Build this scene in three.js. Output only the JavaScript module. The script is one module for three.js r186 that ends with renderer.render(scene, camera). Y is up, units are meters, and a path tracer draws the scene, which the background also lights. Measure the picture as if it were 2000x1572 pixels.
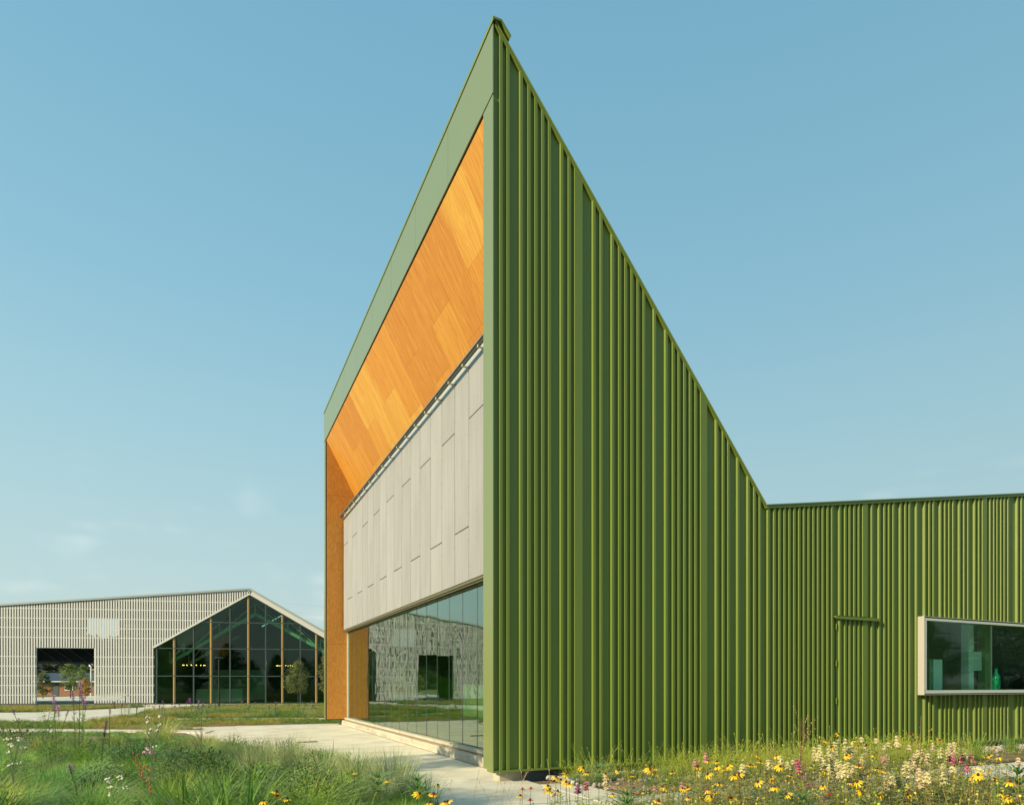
import * as THREE from 'three';
import { mergeGeometries } from 'three/addons/utils/BufferGeometryUtils.js';

// ---------------------------------------------------------------- camera, sky, sun, exposure
const W0 = 2000, H0 = 1572, FOCAL = 1284.26, CX = 1013.38, HORIZON = 1336.2, EYE = 1.598;
const EXPOSURE = 1.38;                                             // exposed for the sunlit walls
const scene = new THREE.Scene();
const camera = new THREE.PerspectiveCamera(2 * Math.atan(HORIZON / FOCAL) * 180 / Math.PI, CX / HORIZON, 0.1, 3000);
camera.position.set(0, EYE, 0);
camera.setViewOffset(2 * CX, 2 * HORIZON, 0, 0, W0, H0);          // a shift lens: the eye looks level, verticals stay vertical

const TURN = 0.4426;                                               // how far the green building is turned from the picture plane
const SUN_EL = 22.0 * Math.PI / 180, SUN_OFF = 11.5 * Math.PI / 180;
const axR = new THREE.Vector3(Math.cos(TURN), 0, -Math.sin(TURN)), axN = new THREE.Vector3(Math.sin(TURN), 0, Math.cos(TURN));
const sunDir = axR.clone().multiplyScalar(-Math.cos(SUN_OFF)).addScaledVector(axN, Math.sin(SUN_OFF)).multiplyScalar(Math.cos(SUN_EL)).setY(Math.sin(SUN_EL)).normalize();
const sun = new THREE.DirectionalLight(new THREE.Color().setRGB(1.0, 0.82, 0.52), 5.0);
sun.name = 'sun'; sun.position.copy(sunDir).multiplyScalar(90); sun.castShadow = true;
sun.shadow.mapSize.set(4096, 4096);
Object.assign(sun.shadow.camera, { left: -70, right: 70, top: 60, bottom: -60, near: 1, far: 220 });
scene.add(sun, sun.target);

function mulberry(a) { return () => { a |= 0; a = a + 0x6D2B79F5 | 0; let t = Math.imul(a ^ a >>> 15, 1 | a); t = t + Math.imul(t ^ t >>> 7, 61 | t) ^ t; return ((t ^ t >>> 14) >>> 0) / 4294967296; }; }
const hash = (x, y, s) => { let h = Math.imul(x, 374761393) + Math.imul(y, 668265263) + Math.imul(s, 974711); h = Math.imul(h ^ h >>> 13, 1274126177); return ((h ^ h >>> 16) >>> 0) / 4294967296; };
function vnoise(x, y, px, py, s) {                                 // value noise that repeats after px, py cells
  const x0 = Math.floor(x), y0 = Math.floor(y), fx = x - x0, fy = y - y0, u = fx * fx * (3 - 2 * fx), v = fy * fy * (3 - 2 * fy);
  const m = (a, p) => ((a % p) + p) % p, h = (a, b) => hash(m(a, px), m(b, py), s);
  return (h(x0, y0) * (1 - u) + h(x0 + 1, y0) * u) * (1 - v) + (h(x0, y0 + 1) * (1 - u) + h(x0 + 1, y0 + 1) * u) * v;
}
function fbm(x, y, px, py, s, oct = 4) { let a = 0, w = .5, t = 0; for (let i = 0; i < oct; i++) { a += w * vnoise(x, y, px, py, s + i); t += w; w *= .5; x *= 2; y *= 2; px *= 2; py *= 2; } return a / t; }
const lerp = (a, b, t) => a + (b - a) * t, clamp = (x, a = 0, b = 1) => Math.min(b, Math.max(a, x));
const smooth = (a, b, x) => { const t = clamp((x - a) / (b - a)); return t * t * (3 - 2 * t); };

const SKY_STOPS = [[-90, 0.2, 0.2, 0.15], [-3, 0.34, 0.36, 0.32], [0, 0.583, 0.677, 0.635], [4, 0.556, 0.705, 0.685], [9, 0.495, 0.684, 0.706], [18, 0.385, 0.624, 0.706], [28, 0.281, 0.537, 0.675], [38, 0.22, 0.472, 0.623], [48, 0.185, 0.418, 0.582], [90, 0.11, 0.293, 0.474]];
{
  const w = 1024, h = 512, data = new Float32Array(w * h * 4);
  for (let j = 0; j < h; j++) for (let i = 0; i < w; i++) {
    const el = ((j + .5) / h - .5) * 180, az = ((i + .5) / w - .5) * 2 * Math.PI;
    let k = 1; while (k < SKY_STOPS.length - 1 && SKY_STOPS[k][0] < el) k++;
    const A = SKY_STOPS[k - 1], B = SKY_STOPS[k], t = clamp((el - A[0]) / (B[0] - A[0]));
    const d = new THREE.Vector3(Math.cos(el / 57.2958) * Math.cos(az), Math.sin(el / 57.2958), Math.cos(el / 57.2958) * Math.sin(az));
    const g = d.dot(sunDir), warm = .30 * Math.pow(clamp(g), 5) + .9 * Math.pow(clamp(g), 60), cool = 1 + .10 * g;
    const c = fbm(i / w * 96, j / h * 90, 96, 1000, 5, 5), streak = fbm(i / w * 40, j / h * 300, 40, 1000, 17, 4);
    const wisp = smooth(.56, .8, c * .6 + streak * .4) * smooth(1, 4, el) * (1 - smooth(11, 18, el)) * .12;
    for (let q = 0; q < 3; q++) data[(j * w + i) * 4 + q] = lerp(A[q + 1], B[q + 1], t) / EXPOSURE * cool + warm * [1, .85, .6][q] * smooth(-4, 3, el) + wisp * [.9, .75, .6][q];
    data[(j * w + i) * 4 + 3] = 1;
  }
  const tex = new THREE.DataTexture(data, w, h, THREE.RGBAFormat, THREE.FloatType);
  tex.mapping = THREE.EquirectangularReflectionMapping; tex.magFilter = tex.minFilter = THREE.LinearFilter; tex.wrapS = THREE.RepeatWrapping; tex.needsUpdate = true;
  scene.background = tex; scene.environment = tex;
}
const renderer = new THREE.WebGLRenderer({ antialias: true });
renderer.toneMapping = THREE.LinearToneMapping; renderer.toneMappingExposure = EXPOSURE;
renderer.shadowMap.enabled = true;

// ---------------------------------------------------------------- helpers
const taken = {};
function numbered(n) { const k = taken[n] = (taken[n] ?? -1) + 1; return k ? n + '_' + String(k).padStart(3, '0') : n; }
function tag(o, label, category, group, kind) { const u = o.userData; if (label) u.label = label; if (category) u.category = category; if (group) u.group = group; if (kind) u.kind = kind; return o; }
function thing(name, label, category, group, parent = scene) { const o = new THREE.Group(); o.name = numbered(name); parent.add(o); return tag(o, label, category, group); }
function mesh(name, geo, m, parent) {
  const o = new THREE.Mesh(geo, m); o.castShadow = o.receiveShadow = true;
  o.name = parent && parent !== scene ? name : numbered(name); (parent ?? scene).add(o); return o;
}
function structure(name, geo, m) { const o = mesh(name, geo, m, scene); o.userData.kind = 'structure'; return o; }
function uvm(g, ox = 0, oy = 0, turn = false) {                     // uv in metres from the facing axis
  const p = g.attributes.position, n = g.attributes.normal, a = new Float32Array(p.count * 2);
  for (let i = 0; i < p.count; i++) {
    const nx = Math.abs(n.getX(i)), ny = Math.abs(n.getY(i)), nz = Math.abs(n.getZ(i)); let u, v;
    if (nx >= ny && nx >= nz) { u = p.getZ(i); v = p.getY(i); } else if (ny >= nz) { u = p.getX(i); v = p.getZ(i); } else { u = p.getX(i); v = p.getY(i); }
    a[2 * i] = (turn ? v : u) + ox; a[2 * i + 1] = (turn ? u : v) + oy;
  }
  g.setAttribute('uv', new THREE.BufferAttribute(a, 2)); return g;
}
function box(x0, x1, y0, y1, z0, z1, ox, oy) { const g = new THREE.BoxGeometry(x1 - x0, y1 - y0, z1 - z0); g.translate((x0 + x1) / 2, (y0 + y1) / 2, (z0 + z1) / 2); return uvm(g, ox, oy); }
function extr(pts, z0, z1, hole) {                                  // outline in x,y pulled from z0 to z1
  const s = new THREE.Shape(pts.map(p => new THREE.Vector2(p[0], p[1])));
  for (const h of hole ?? []) s.holes.push(new THREE.Path(h.map(p => new THREE.Vector2(p[0], p[1]))));
  const g = new THREE.ExtrudeGeometry(s, { depth: z1 - z0, bevelEnabled: false }); g.translate(0, 0, z0); return uvm(g);
}
function flat(pts, y, thick = .05) {                                // outline in X,depth laid flat, top at y
  const s = new THREE.Shape(pts.map(p => new THREE.Vector2(p[0], p[1])));
  const g = new THREE.ExtrudeGeometry(s, { depth: thick, bevelEnabled: false }); g.rotateX(-Math.PI / 2); g.translate(0, y - thick, 0); return uvm(g);
}
function tube(pts, r, seg = 12, rad = 5, r1) {                       // round rod, tapering to r1
  const c = new THREE.CatmullRomCurve3(pts.map(p => p.isVector3 ? p : new THREE.Vector3(...p)));
  const g = new THREE.TubeGeometry(c, seg, r, rad, false);
  if (r1 !== undefined) { const p = g.attributes.position; for (let i = 0; i <= seg; i++) { const q = c.getPointAt(i / seg), k = lerp(1, r1 / r, i / seg); for (let j = 0; j <= rad; j++) { const n = i * (rad + 1) + j; p.setXYZ(n, q.x + (p.getX(n) - q.x) * k, q.y + (p.getY(n) - q.y) * k, q.z + (p.getZ(n) - q.z) * k); } } }
  return g;
}
function rod(a, b, w, h = w) { const A = new THREE.Vector3(...a), B = new THREE.Vector3(...b), g = new THREE.BoxGeometry(w, h, A.distanceTo(B)); const o = new THREE.Object3D(); o.position.copy(A).lerp(B, .5); o.lookAt(B); o.updateMatrix(); return uvm(g.applyMatrix4(o.matrix)); }
const lin = (r, g, b) => new THREE.Color().setRGB(r, g, b);
function texture(size, f, { color = true, w = size, h = size, rep = [1, 1] } = {}) {
  const d = new Uint8Array(w * h * 4);
  for (let j = 0; j < h; j++) for (let i = 0; i < w; i++) { const c = f(i / w, j / h), n = (j * w + i) * 4; if (typeof c === 'number') d[n] = d[n + 1] = d[n + 2] = clamp(c) * 255; else for (let q = 0; q < 3; q++) { const x = clamp(c[q]); d[n + q] = 255 * (x <= .0031308 ? 12.92 * x : 1.055 * Math.pow(x, 1 / 2.4) - .055); } d[n + 3] = 255; }
  const t = new THREE.DataTexture(d, w, h, THREE.RGBAFormat); t.wrapS = t.wrapT = THREE.RepeatWrapping; t.magFilter = THREE.LinearFilter; t.minFilter = THREE.LinearMipmapLinearFilter; t.generateMipmaps = true;
  if (color) t.colorSpace = THREE.SRGBColorSpace; t.repeat.set(...rep); t.needsUpdate = true; return t;
}
const std = (o) => new THREE.MeshStandardMaterial({ side: THREE.DoubleSide, ...o });
const at = (px, py, d) => new THREE.Vector3((px - CX) / FOCAL * d, EYE + (HORIZON - py) / FOCAL * d, -d);   // a point of the place from its bearing and distance
const scale3 = (c, k) => c.map(x => x * k);

// ---------------------------------------------------------------- materials
const concreteTex = texture(512, (u, v) => {
  const a = fbm(u * 6, v * 6, 6, 6, 3, 6), st = fbm(u * 4, v * 90, 4, 90, 31, 4), sp = vnoise(u * 256, v * 256, 256, 256, 9), blot = smooth(.52, .8, fbm(u * 5, v * 5, 5, 5, 77, 5));
  const k = .80 + .22 * (a - .5) + .24 * (st - .5) + .07 * (sp - .5) - .17 * blot; return [k, k * (.955 + .03 * a), k * (.80 + .06 * a)];
}, { rep: [1 / 3.1, 1 / 3.1] });
const concreteBump = texture(256, (u, v) => .5 * fbm(u * 32, v * 32, 32, 32, 13, 4) + .5 * fbm(u * 4, v * 64, 4, 64, 14, 3), { color: false, rep: [1 / 1.3, 1 / 1.3] });
const M = {};
M.concrete = std({ color: lin(.80, .77, .73), map: concreteTex, bumpMap: concreteBump, bumpScale: .004, roughness: .92 });
M.concretePale = std({ color: lin(.80, .79, .77), map: concreteTex, bumpMap: concreteBump, bumpScale: .004, roughness: .92 });
M.kerb = std({ color: lin(.50, .49, .46), map: concreteTex, bumpMap: concreteBump, bumpScale: .006, roughness: .95 });
M.joint = std({ color: lin(.22, .15, .07), roughness: 1 });
const soilTex = texture(512, (u, v) => { const a = fbm(u * 24, v * 24, 24, 24, 4, 5), b = fbm(u * 7, v * 7, 7, 7, 44, 4); return [lerp(.11, .36, a) * lerp(.7, 1.2, b), lerp(.08, .24, a) * lerp(.75, 1.2, b), lerp(.045, .12, a)]; }, { rep: [.5, .5] });
M.soil = std({ map: soilTex, roughness: 1, bumpMap: texture(256, (u, v) => fbm(u * 30, v * 30, 30, 30, 8, 5), { color: false, rep: [1.5, 1.5] }), bumpScale: .03 });
M.lawn = std({ map: texture(512, (u, v) => { const a = fbm(u * 30, v * 30, 30, 30, 6, 5), b = fbm(u * 6, v * 6, 6, 6, 66, 4); return [lerp(.06, .17, a) * lerp(.8, 1.3, b), lerp(.09, .19, a), lerp(.02, .05, a)]; }, { rep: [.12, .12] }), roughness: 1 });
const paintBump = texture(256, (u, v) => fbm(u * 4, v * 3, 4, 3, 91, 3), { color: false, rep: [.5, .35] });
const paintRough = texture(128, (u, v) => .42 + .16 * fbm(u * 9, v * 9, 9, 9, 5, 4), { color: false, rep: [.4, .3] });
M.green = std({ color: lin(.128, .182, .026), roughness: 1, roughnessMap: paintRough, bumpMap: paintBump, bumpScale: .006, metalness: 0 });
M.greenSmooth = new THREE.MeshPhysicalMaterial({ side: THREE.DoubleSide, color: lin(.138, .175, .045), roughness: .45, bumpMap: paintBump, bumpScale: .010, clearcoat: .7, clearcoatRoughness: .22 });
M.dark = std({ color: lin(.012, .013, .012), roughness: .8 });
M.darkMetal = std({ color: lin(.035, .04, .045), roughness: .5, metalness: .3 });
M.slate = std({ color: lin(.06, .075, .085), roughness: .7 });
M.olive = std({ color: lin(.10, .10, .055), roughness: .5 });
M.bracket = std({ color: lin(.42, .40, .26), roughness: .5 });
M.trimPale = std({ color: lin(.55, .58, .52), roughness: .45 });
M.roofMetal = std({ color: lin(.30, .36, .36), roughness: .45, metalness: .2 });
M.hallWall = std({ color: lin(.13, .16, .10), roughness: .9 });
M.inWall = std({ color: lin(.58, .58, .52), roughness: .9 });
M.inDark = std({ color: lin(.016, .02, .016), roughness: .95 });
M.inFloor = std({ color: lin(.16, .15, .13), roughness: .5 });
const woodMaps = [0, 1, 2, 3].map(q => texture(512, (u, v) => {      // veneer: grain runs along v
  const w = fbm(u * 5, v * 2, 5, 2, 200 + q * 9, 4), g = fbm(u * 60 + w * 6, v * 3, 60, 3, 300 + q, 4), f = fbm(u * 160, v * 12, 160, 12, 310 + q, 3);
  const r = .5 + .5 * Math.sin((u * 26 + w * 11) * 2 * Math.PI / 2), k = .70 + .26 * g + .16 * (f - .5) + .08 * r, warm = lerp(.9, 1.12, w);
  return [.60 * k * lerp(.94, 1.04, w), .32 * k * k * warm, .050 * k * k * k * warm];
}, { rep: [1 / 1.3, 1 / 2.6] }));
M.wood = woodMaps.map((t, i) => std({ map: t, roughness: .55, color: lin(...[[1, 1, 1], [.90, .80, .70], [.98, .92, .85], [1.06, 1.18, 1.3]][i]) }));
const plyMaps = [0, 1, 2].map(q => texture(512, (u, v) => {           // rotary veneer with cathedral figure and knots
  const w = fbm(u * 3, v * 3, 3, 3, 400 + q * 7, 4), w2 = fbm(u * 8, v * 5, 8, 5, 420 + q * 7, 3), r = .5 + .5 * Math.sin((w * 9 + w2 * 1.2 + u * 2) * 2 * Math.PI);
  let kn = 0; for (let n = 0; n < 7; n++) { const a = hash(n, q, 5), b = hash(n, q, 6), dx = Math.abs(u - a), dy = Math.abs(v - b); kn = Math.max(kn, 1 - Math.hypot(Math.min(dx, 1 - dx) * 60, Math.min(dy, 1 - dy) * 45)); }
  const k = .74 + .08 * Math.pow(r, 1.5) + .14 * (fbm(u * 90, v * 10, 90, 10, 430 + q, 3) - .5) - .30 * clamp(kn);
  return [.60 * k, .31 * k * k * 1.05, .046 * k * k];
}, { rep: [1 / 1.22, 1 / 2.9] }));
M.ply = plyMaps.map(t => std({ map: t, roughness: .6 }));
const cementMaps = [0, 1, 2].map(q => texture(256, (u, v) => {
  const a = fbm(u * 3, v * 3, 3, 3, 500 + q, 4), s = fbm(u * 40, v * 2, 40, 2, 520 + q, 4); let dot = 0;
  for (const cx of [.06, .5, .94]) { const y = ((v * 6) % 1) - .5; if (Math.abs(u - cx) < .008 && Math.abs(y) < .028) dot = 1; }
  const k = .268 + .05 * (a - .5) + .07 * (s - .5); return dot ? [k * .6, k * .58, k * .5] : [k * .95, k, k * (1.03 + .05 * a)];
}, { w: 256, h: 512 }));
M.cement = cementMaps.flatMap((t, i) => [1, .96, 1.03].map(k => std({ map: t, roughness: .85, color: lin(k, k, k) })));
function glass(color, ior, bump, scale = .0006) { return new THREE.MeshPhysicalMaterial({ side: THREE.DoubleSide, color: lin(...color), transmission: 1, thickness: 0, roughness: 0, ior, bumpMap: bump ?? null, bumpScale: scale }); }
const waveTex = texture(256, (u, v) => .7 * fbm(u * 7, v * 3, 7, 3, 600, 2) + .3 * fbm(u * 3, v * 2, 3, 2, 610, 2), { color: false, rep: [1 / 2.2, 1 / 2.2] });
M.glassFront = glass([.66, .88, .72], 2.7, waveTex, .0016);
M.glassHall = glass([.60, .86, .70], 1.38, waveTex, .0012);
M.glassWindow = glass([.78, .97, .86], 1.22, waveTex, .002);
M.glassStrip = std({ color: lin(.36, .39, .36), roughness: .3 });
M.slat = std({ color: lin(.54, .555, .555), roughness: .8 });
M.frame = std({ color: lin(.35, .345, .31), roughness: .7 });
M.mullion = std({ color: lin(.05, .075, .08), roughness: .4, metalness: .3 });
M.yellowPost = std({ color: lin(.42, .25, .04), roughness: .6 });
M.truss = std({ color: lin(.48, .50, .46), roughness: .6 });
M.lip = std({ color: lin(.15, .16, .15), roughness: .4 });
M.channel = std({ color: lin(.022, .022, .014), roughness: .7 });
M.white = std({ color: lin(.75, .75, .72), roughness: .6 });
// ---------------------------------------------------------------- ground, plaza, paths
const P2 = (s, t) => [-.3997 + s * Math.cos(TURN) - t * Math.sin(TURN), 10.6 + s * Math.sin(TURN) + t * Math.cos(TURN)];   // building frame to X, depth
const PN = (s, z) => P2(s, -z);
{
  const g = new THREE.CircleGeometry(1500, 64); g.rotateX(-Math.PI / 2); g.translate(0, -.12, -100); uvm(g);
  structure('ground', g, M.lawn);
}
function slabs(name, s0, s1, t0, t1, step, stepT, m, y, seed) {      // concrete cast in bays with open joints
  const o = new THREE.Group(); o.name = numbered(name); o.userData.kind = 'structure'; o.position.set(-.3997, 0, -10.6); o.rotation.y = TURN; scene.add(o);
  const r = mulberry(seed), ns = Math.max(1, Math.round((s1 - s0) / step)), nt = Math.max(1, Math.round((t1 - t0) / stepT)), ds = (s1 - s0) / ns, dt = (t1 - t0) / nt;
  for (let i = 0; i < ns; i++) for (let j = 0; j < nt; j++) mesh('slab', box(s0 + i * ds + .004, s0 + (i + 1) * ds - .004, y - .12, y + (r() - .5) * .004, -(t0 + (j + 1) * dt) + .004, -(t0 + j * dt) - .004, r() * 9, r() * 9), m, o);
  mesh('joint_bed', box(s0, s1, y - .2, y - .015, -t1, -t0), M.slate, o);
  return o;
}
slabs('plaza', -11, .62, -1.9, 17.55, 3.9, 4.86, M.concrete, 0, 11);
slabs('footpath', .66, 23, -3.9, -1.95, 2.8, 1.95, M.concretePale, .0, 12);
slabs('plaza', .63, 1.25, -1.93, -.42, 1, 1.5, M.concrete, .0, 14);
structure('planting_strip', flat([PN(.55, .0), PN(.55, 1.94), PN(3, 1.94), PN(3, .0)], -.02), M.soil);
slabs('forecourt', -11, .62, -9.5, -1.94, 3.9, 3.78, M.concretePale, 0, 13);
structure('flower_bed', flat([[-1.0, 3], [-1.05, 8.6], [-2.6, 10.9], [-5.9, 14.9], [-9.4, 19.2], [-10.6, 20.9], [-15, 21.3], [-27, 22.2], [-27, 3]], .05), M.soil);
structure('flower_bed', flat([[-.05, 3.2], [.15, 6.6], [1.2, 8.05], [3.0, 8.5], [9, 11.4], [9, 3.2]], .04), M.soil);
structure('planting_strip', flat([PN(.95, .02), PN(1.28, .5), PN(1.5, 1.86), PN(23, 1.86), PN(23, .02)], .05), M.soil);
structure('narrow_path', flat([[-27, 23.1], [-27, 24.1], [-10.4, 22.35], [-10.2, 21.35]], .03), M.concrete);
structure('garden_bed', flat([[-10.8, 22.6], [-27, 24.4], [-27, 27.2], [-19, 26.8], [-14.4, 25.2]], .02), M.soil);
structure('wide_path', flat([[-36, 27.6], [-36, 35.5], [-27.6, 37.5], [-25.8, 47.6], [-30.0, 47.6], [-33, 49], [-23, 49], [-22.2, 38.5], [-19.8, 33.5], [-18.6, 27.3]], -.01), M.concrete);
structure('garden_bed', flat([[-18.2, 27.3], [-19.4, 33.5], [-21.8, 38.5], [-22.6, 48.5], [-6, 51.5], [4, 52.5], [8, 34], [-3, 28], [-7.4, 26.7], [-14, 24.9]], -.02), M.soil);
structure('narrow_path', flat([[-18.4, 29.4], [-18.5, 30.2], [-2, 31.6], [-2, 30.8]], .01), M.concrete);
structure('narrow_path', flat([[-13.5, 37.2], [-13.4, 38.3], [-2, 39.4], [-2, 38.3]], .01), M.concrete);
{
  const o = mesh('drain_grate', mergeGeometries([box(-.27, .27, 0, .012, -.06, .06), ...Array.from({ length: 9 }, (_, i) => box(-.25 + i * .056, -.225 + i * .056, .012, .018, -.05, .05))]), M.dark, scene);
  const p = at(600, 1449.5, 18.1); o.position.set(p.x, .004, p.z); o.rotation.y = TURN; tag(o, 'long dark drain grate set flush in the sunny concrete plaza', 'drain');
}

// ---------------------------------------------------------------- the green metal building
const hall = thing('metal_clad_building', 'bright green ribbed metal building with a tall pointed gable and orange wood recess', 'building');
hall.position.set(-.3997, 0, -10.6); hall.rotation.y = TURN;
const part = (n, g, m, p = hall) => mesh(n, g, m, p);
const T1 = 17.0, VAL = [5.916, 5.16], END = 22;
const roofY = s => s < VAL[0] ? lerp(12.27, VAL[1], s / VAL[0]) : VAL[1] + (s - VAL[0]) * .1500;
const WIN = [10.74, 15.9, 1.46, 3.07];
part('wall', extr([[0.002, .2], [END, .2], [END, roofY(END) - .025], [VAL[0], VAL[1] - .025], [.002, 12.235]], -.25, -.051, [[[WIN[0], WIN[2]], [WIN[1], WIN[2]], [WIN[1], WIN[3]], [WIN[0], WIN[3]]]]), M.green);
part('wall', extr([[0.05, .2], [END, .2], [END, roofY(END) - .06], [VAL[0], VAL[1] - .06], [.05, 12.1]], -T1, -T1 + .2), M.green);
part('wall', box(END - .2, END, .2, roofY(END) - .1, -T1 + .2, -.25), M.green);
part('roof', extr([[.06, 12.22], [VAL[0], VAL[1] - .02], [END, roofY(END) - .02], [END, roofY(END) - .2], [VAL[0] + .06, VAL[1] - .26], [.06, 11.98]], -T1 + .2, -2.6), M.roofMetal);
for (const [a, b, z0, z1] of [[.06, 11.5, -2.6, -.25], [11.5, 20, -.5, -.25], [20, END, -2.6, -.25]]) part('roof', extr(a < 1 ? [[.06, 12.22], [VAL[0], VAL[1] - .02], [b, roofY(b) - .02], [b, roofY(b) - .2], [VAL[0] + .06, VAL[1] - .26], [.06, 11.98]] : [[a, roofY(a) - .02], [b, roofY(b) - .02], [b, roofY(b) - .2], [a, roofY(a) - .2]], z0, z1), M.roofMetal);
part('skylight', extr([[11.5, roofY(11.5) - .06], [20, roofY(20) - .06], [20, roofY(20) - .03], [11.5, roofY(11.5) - .03]], -2.6, -.5), glass([.97, .98, .97], 1.3));
{
  const edge = (a, b, d0, d1, z0, z1, n) => part(n, extr([[a[0], a[1] - d0], [b[0], b[1] - d0], [b[0], b[1] + d1], [a[0], a[1] + d1]], z0, z1), M.green);
  edge([.02, 12.27], VAL, .055, .0, -.045, .006, 'roof_edge'); edge([.02, 12.275], VAL, -.004, .022, -.14, .022, 'roof_edge');
  edge(VAL, [END, roofY(END)], .05, .0, -.045, .012, 'roof_edge'); edge([VAL[0], VAL[1]], [END, roofY(END)], -.004, .026, -.14, .028, 'roof_edge');
  part('ridge_cap', extr([[-.034, 12.262], [-.034, 12.325], [.12, 12.335], [.29, 12.14], [.27, 12.10], [.11, 12.30], [-.024, 12.29], [-.024, 12.262]], -T1, .04), M.green);
}
part('base_trim', box(-.02, END, .165, .2, -.25, .02), M.green);
part('foundation', box(.55, END, -.35, .165, -.32, -.10), M.slate);
part('foundation', box(.16, .548, -.2, .163, -.42, -.14), M.kerb);
// ribs of the siding, spaced in the irregular rhythm of the photograph
const RIBS = [0.092, 0.22, 0.458, 0.6, 0.728, 0.857, 0.984, 1.22, 1.365, [1.492, .173], 1.86, 2.006, 2.244, 2.391, 2.522, 2.654, 2.785, 2.916, 3.154, 3.416, 3.577, 3.706, 3.84, 3.971, 4.104, [4.238, .176], 4.619, 4.776, 4.909, 5.154, 5.424, 5.582, 5.723, 5.952, 6.116, 6.259, 6.398, 6.534, 6.672, 6.811, 6.946, 7.084, 7.224, 7.359, 7.498, 7.645, 7.78, 8.018, 8.186, 8.322, 8.47, 8.612, [8.752, .169], 9.039, 9.28, 9.457, 9.604, 9.756, 10.003, 10.174, 10.316, 10.571, 10.868, 11.032, 11.181, 11.449, 11.618, 11.772, 11.927, 12.177, 12.359, 12.514, 12.784, 12.953, [13.107, .197], 13.416, 13.573, 13.712, 13.872, 14.019, 14.181, 14.588, 14.775, 14.92, 15.18, 15.33, 15.47, 15.73, [15.9, .18], 16.25, 16.4, 16.55, 16.82, 16.96, 17.1, 17.38, 17.52, 17.8, 17.95, 18.1, 18.4, 18.54, 18.68, 18.95, 19.1, 19.25, 19.55, 19.7, 19.85, 20.1, 20.25, 20.5, 20.65, 20.8, 21.1, 21.25, 21.4, 21.7];
function ribGeo(s, w, y0, y1a, y1b) {
  const g = new THREE.BoxGeometry(w, 1, .0505), p = g.attributes.position;
  for (let i = 0; i < p.count; i++) { const top = p.getY(i) > 0, right = p.getX(i) > 0, front = p.getZ(i) > 0; p.setX(i, s + (right ? w : 0) + (front ? (right ? -.008 : .010) : 0)); p.setY(i, top ? (right ? y1b : y1a) : y0); p.setZ(i, p.getZ(i) - .0255); }
  g.computeVertexNormals(); return uvm(g, s * 3.1, s * 1.7);
}
const DOOR = [7.95, 9.215, 3.02];
const door = part('door', box(DOOR[0] + .02, DOOR[1], .24, DOOR[2], -.0505, -.047), M.green);
for (const r of RIBS) {
  const [s, w] = Array.isArray(r) ? r : [r, .066], b = roofY(s + w) - .035, a = roofY(s) - .035;
  if (s > 10.6 && s < WIN[1] + .1) { part('siding_rib', ribGeo(s, w, 3.09, a, b), M.green); part('siding_rib', ribGeo(s, w, .2, 1.42, 1.42), M.green); }
  else if (s > DOOR[0] && s < DOOR[1] - .05) { part('siding_rib', ribGeo(s, w, DOOR[2] + .05, a, b), M.green); mesh('siding_rib', ribGeo(s, w, .24, DOOR[2] - .01, DOOR[2] - .01), M.green, door); }
  else part('siding_rib', ribGeo(s, w, .2, a, b), M.green);
}
for (const y of [.44, 1.239, 2.043, 2.825]) mesh('hinge', mergeGeometries([box(DOOR[0] - .025, DOOR[0] + .03, y - .065, y + .065, -.0466, -.038), new THREE.CylinderGeometry(.013, .013, .13, 10).translate(DOOR[0] + .005, y, -.022)].map(g => g.index ? g.toNonIndexed() : g).map(g => uvm(g))), M.green, door);
for (const s of [DOOR[0] - .002, DOOR[1]]) mesh('door_gap', box(s, s + .02, .22, DOOR[2] - .04, -.0505, -.0462), M.dark, door);
mesh('drip_canopy', mergeGeometries([box(DOOR[0] - .08, DOOR[1] + .03, DOOR[2] - .002, DOOR[2] + .03, -.0504, .04), box(DOOR[0] - .08, DOOR[1] + .03, DOOR[2] - .035, DOOR[2] - .002, .04, .05)]), M.green, door);
// front face: fascia, jambs, wood lined recess
const FJ = [0, 2.184, 4.365, 6.459, 8.566, 10.676, 12.78, 14.88, T1];
for (let i = 0; i < 8; i++) part('fascia_panel', box(-.024, -.004, 11.13, 12.235, -FJ[i + 1] + .004, -FJ[i] - (i ? .004 : 0), i * 2.3, i * 1.1), M.greenSmooth);
part('fascia_backing', box(-.003, .05, 11.135, 12.2, -T1, -.26), M.dark);
part('jamb', mergeGeometries([box(-.02, .0, .2, 11.10, -.41, .0), box(.0, .86, .2, 11.05, -.41, -.395)]), M.greenSmooth);
part('jamb', mergeGeometries([box(-.02, .0, .22, 11.10, -T1, -16.66), box(.0, .03, .22, 11.08, -16.66, -16.645)]), M.greenSmooth);
part('jamb', box(0, .8, .22, 11.05, -T1 + .201, -16.64), M.dark);
const SOF = s => 11.118 - 1.87 * (s - .0);
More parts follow.
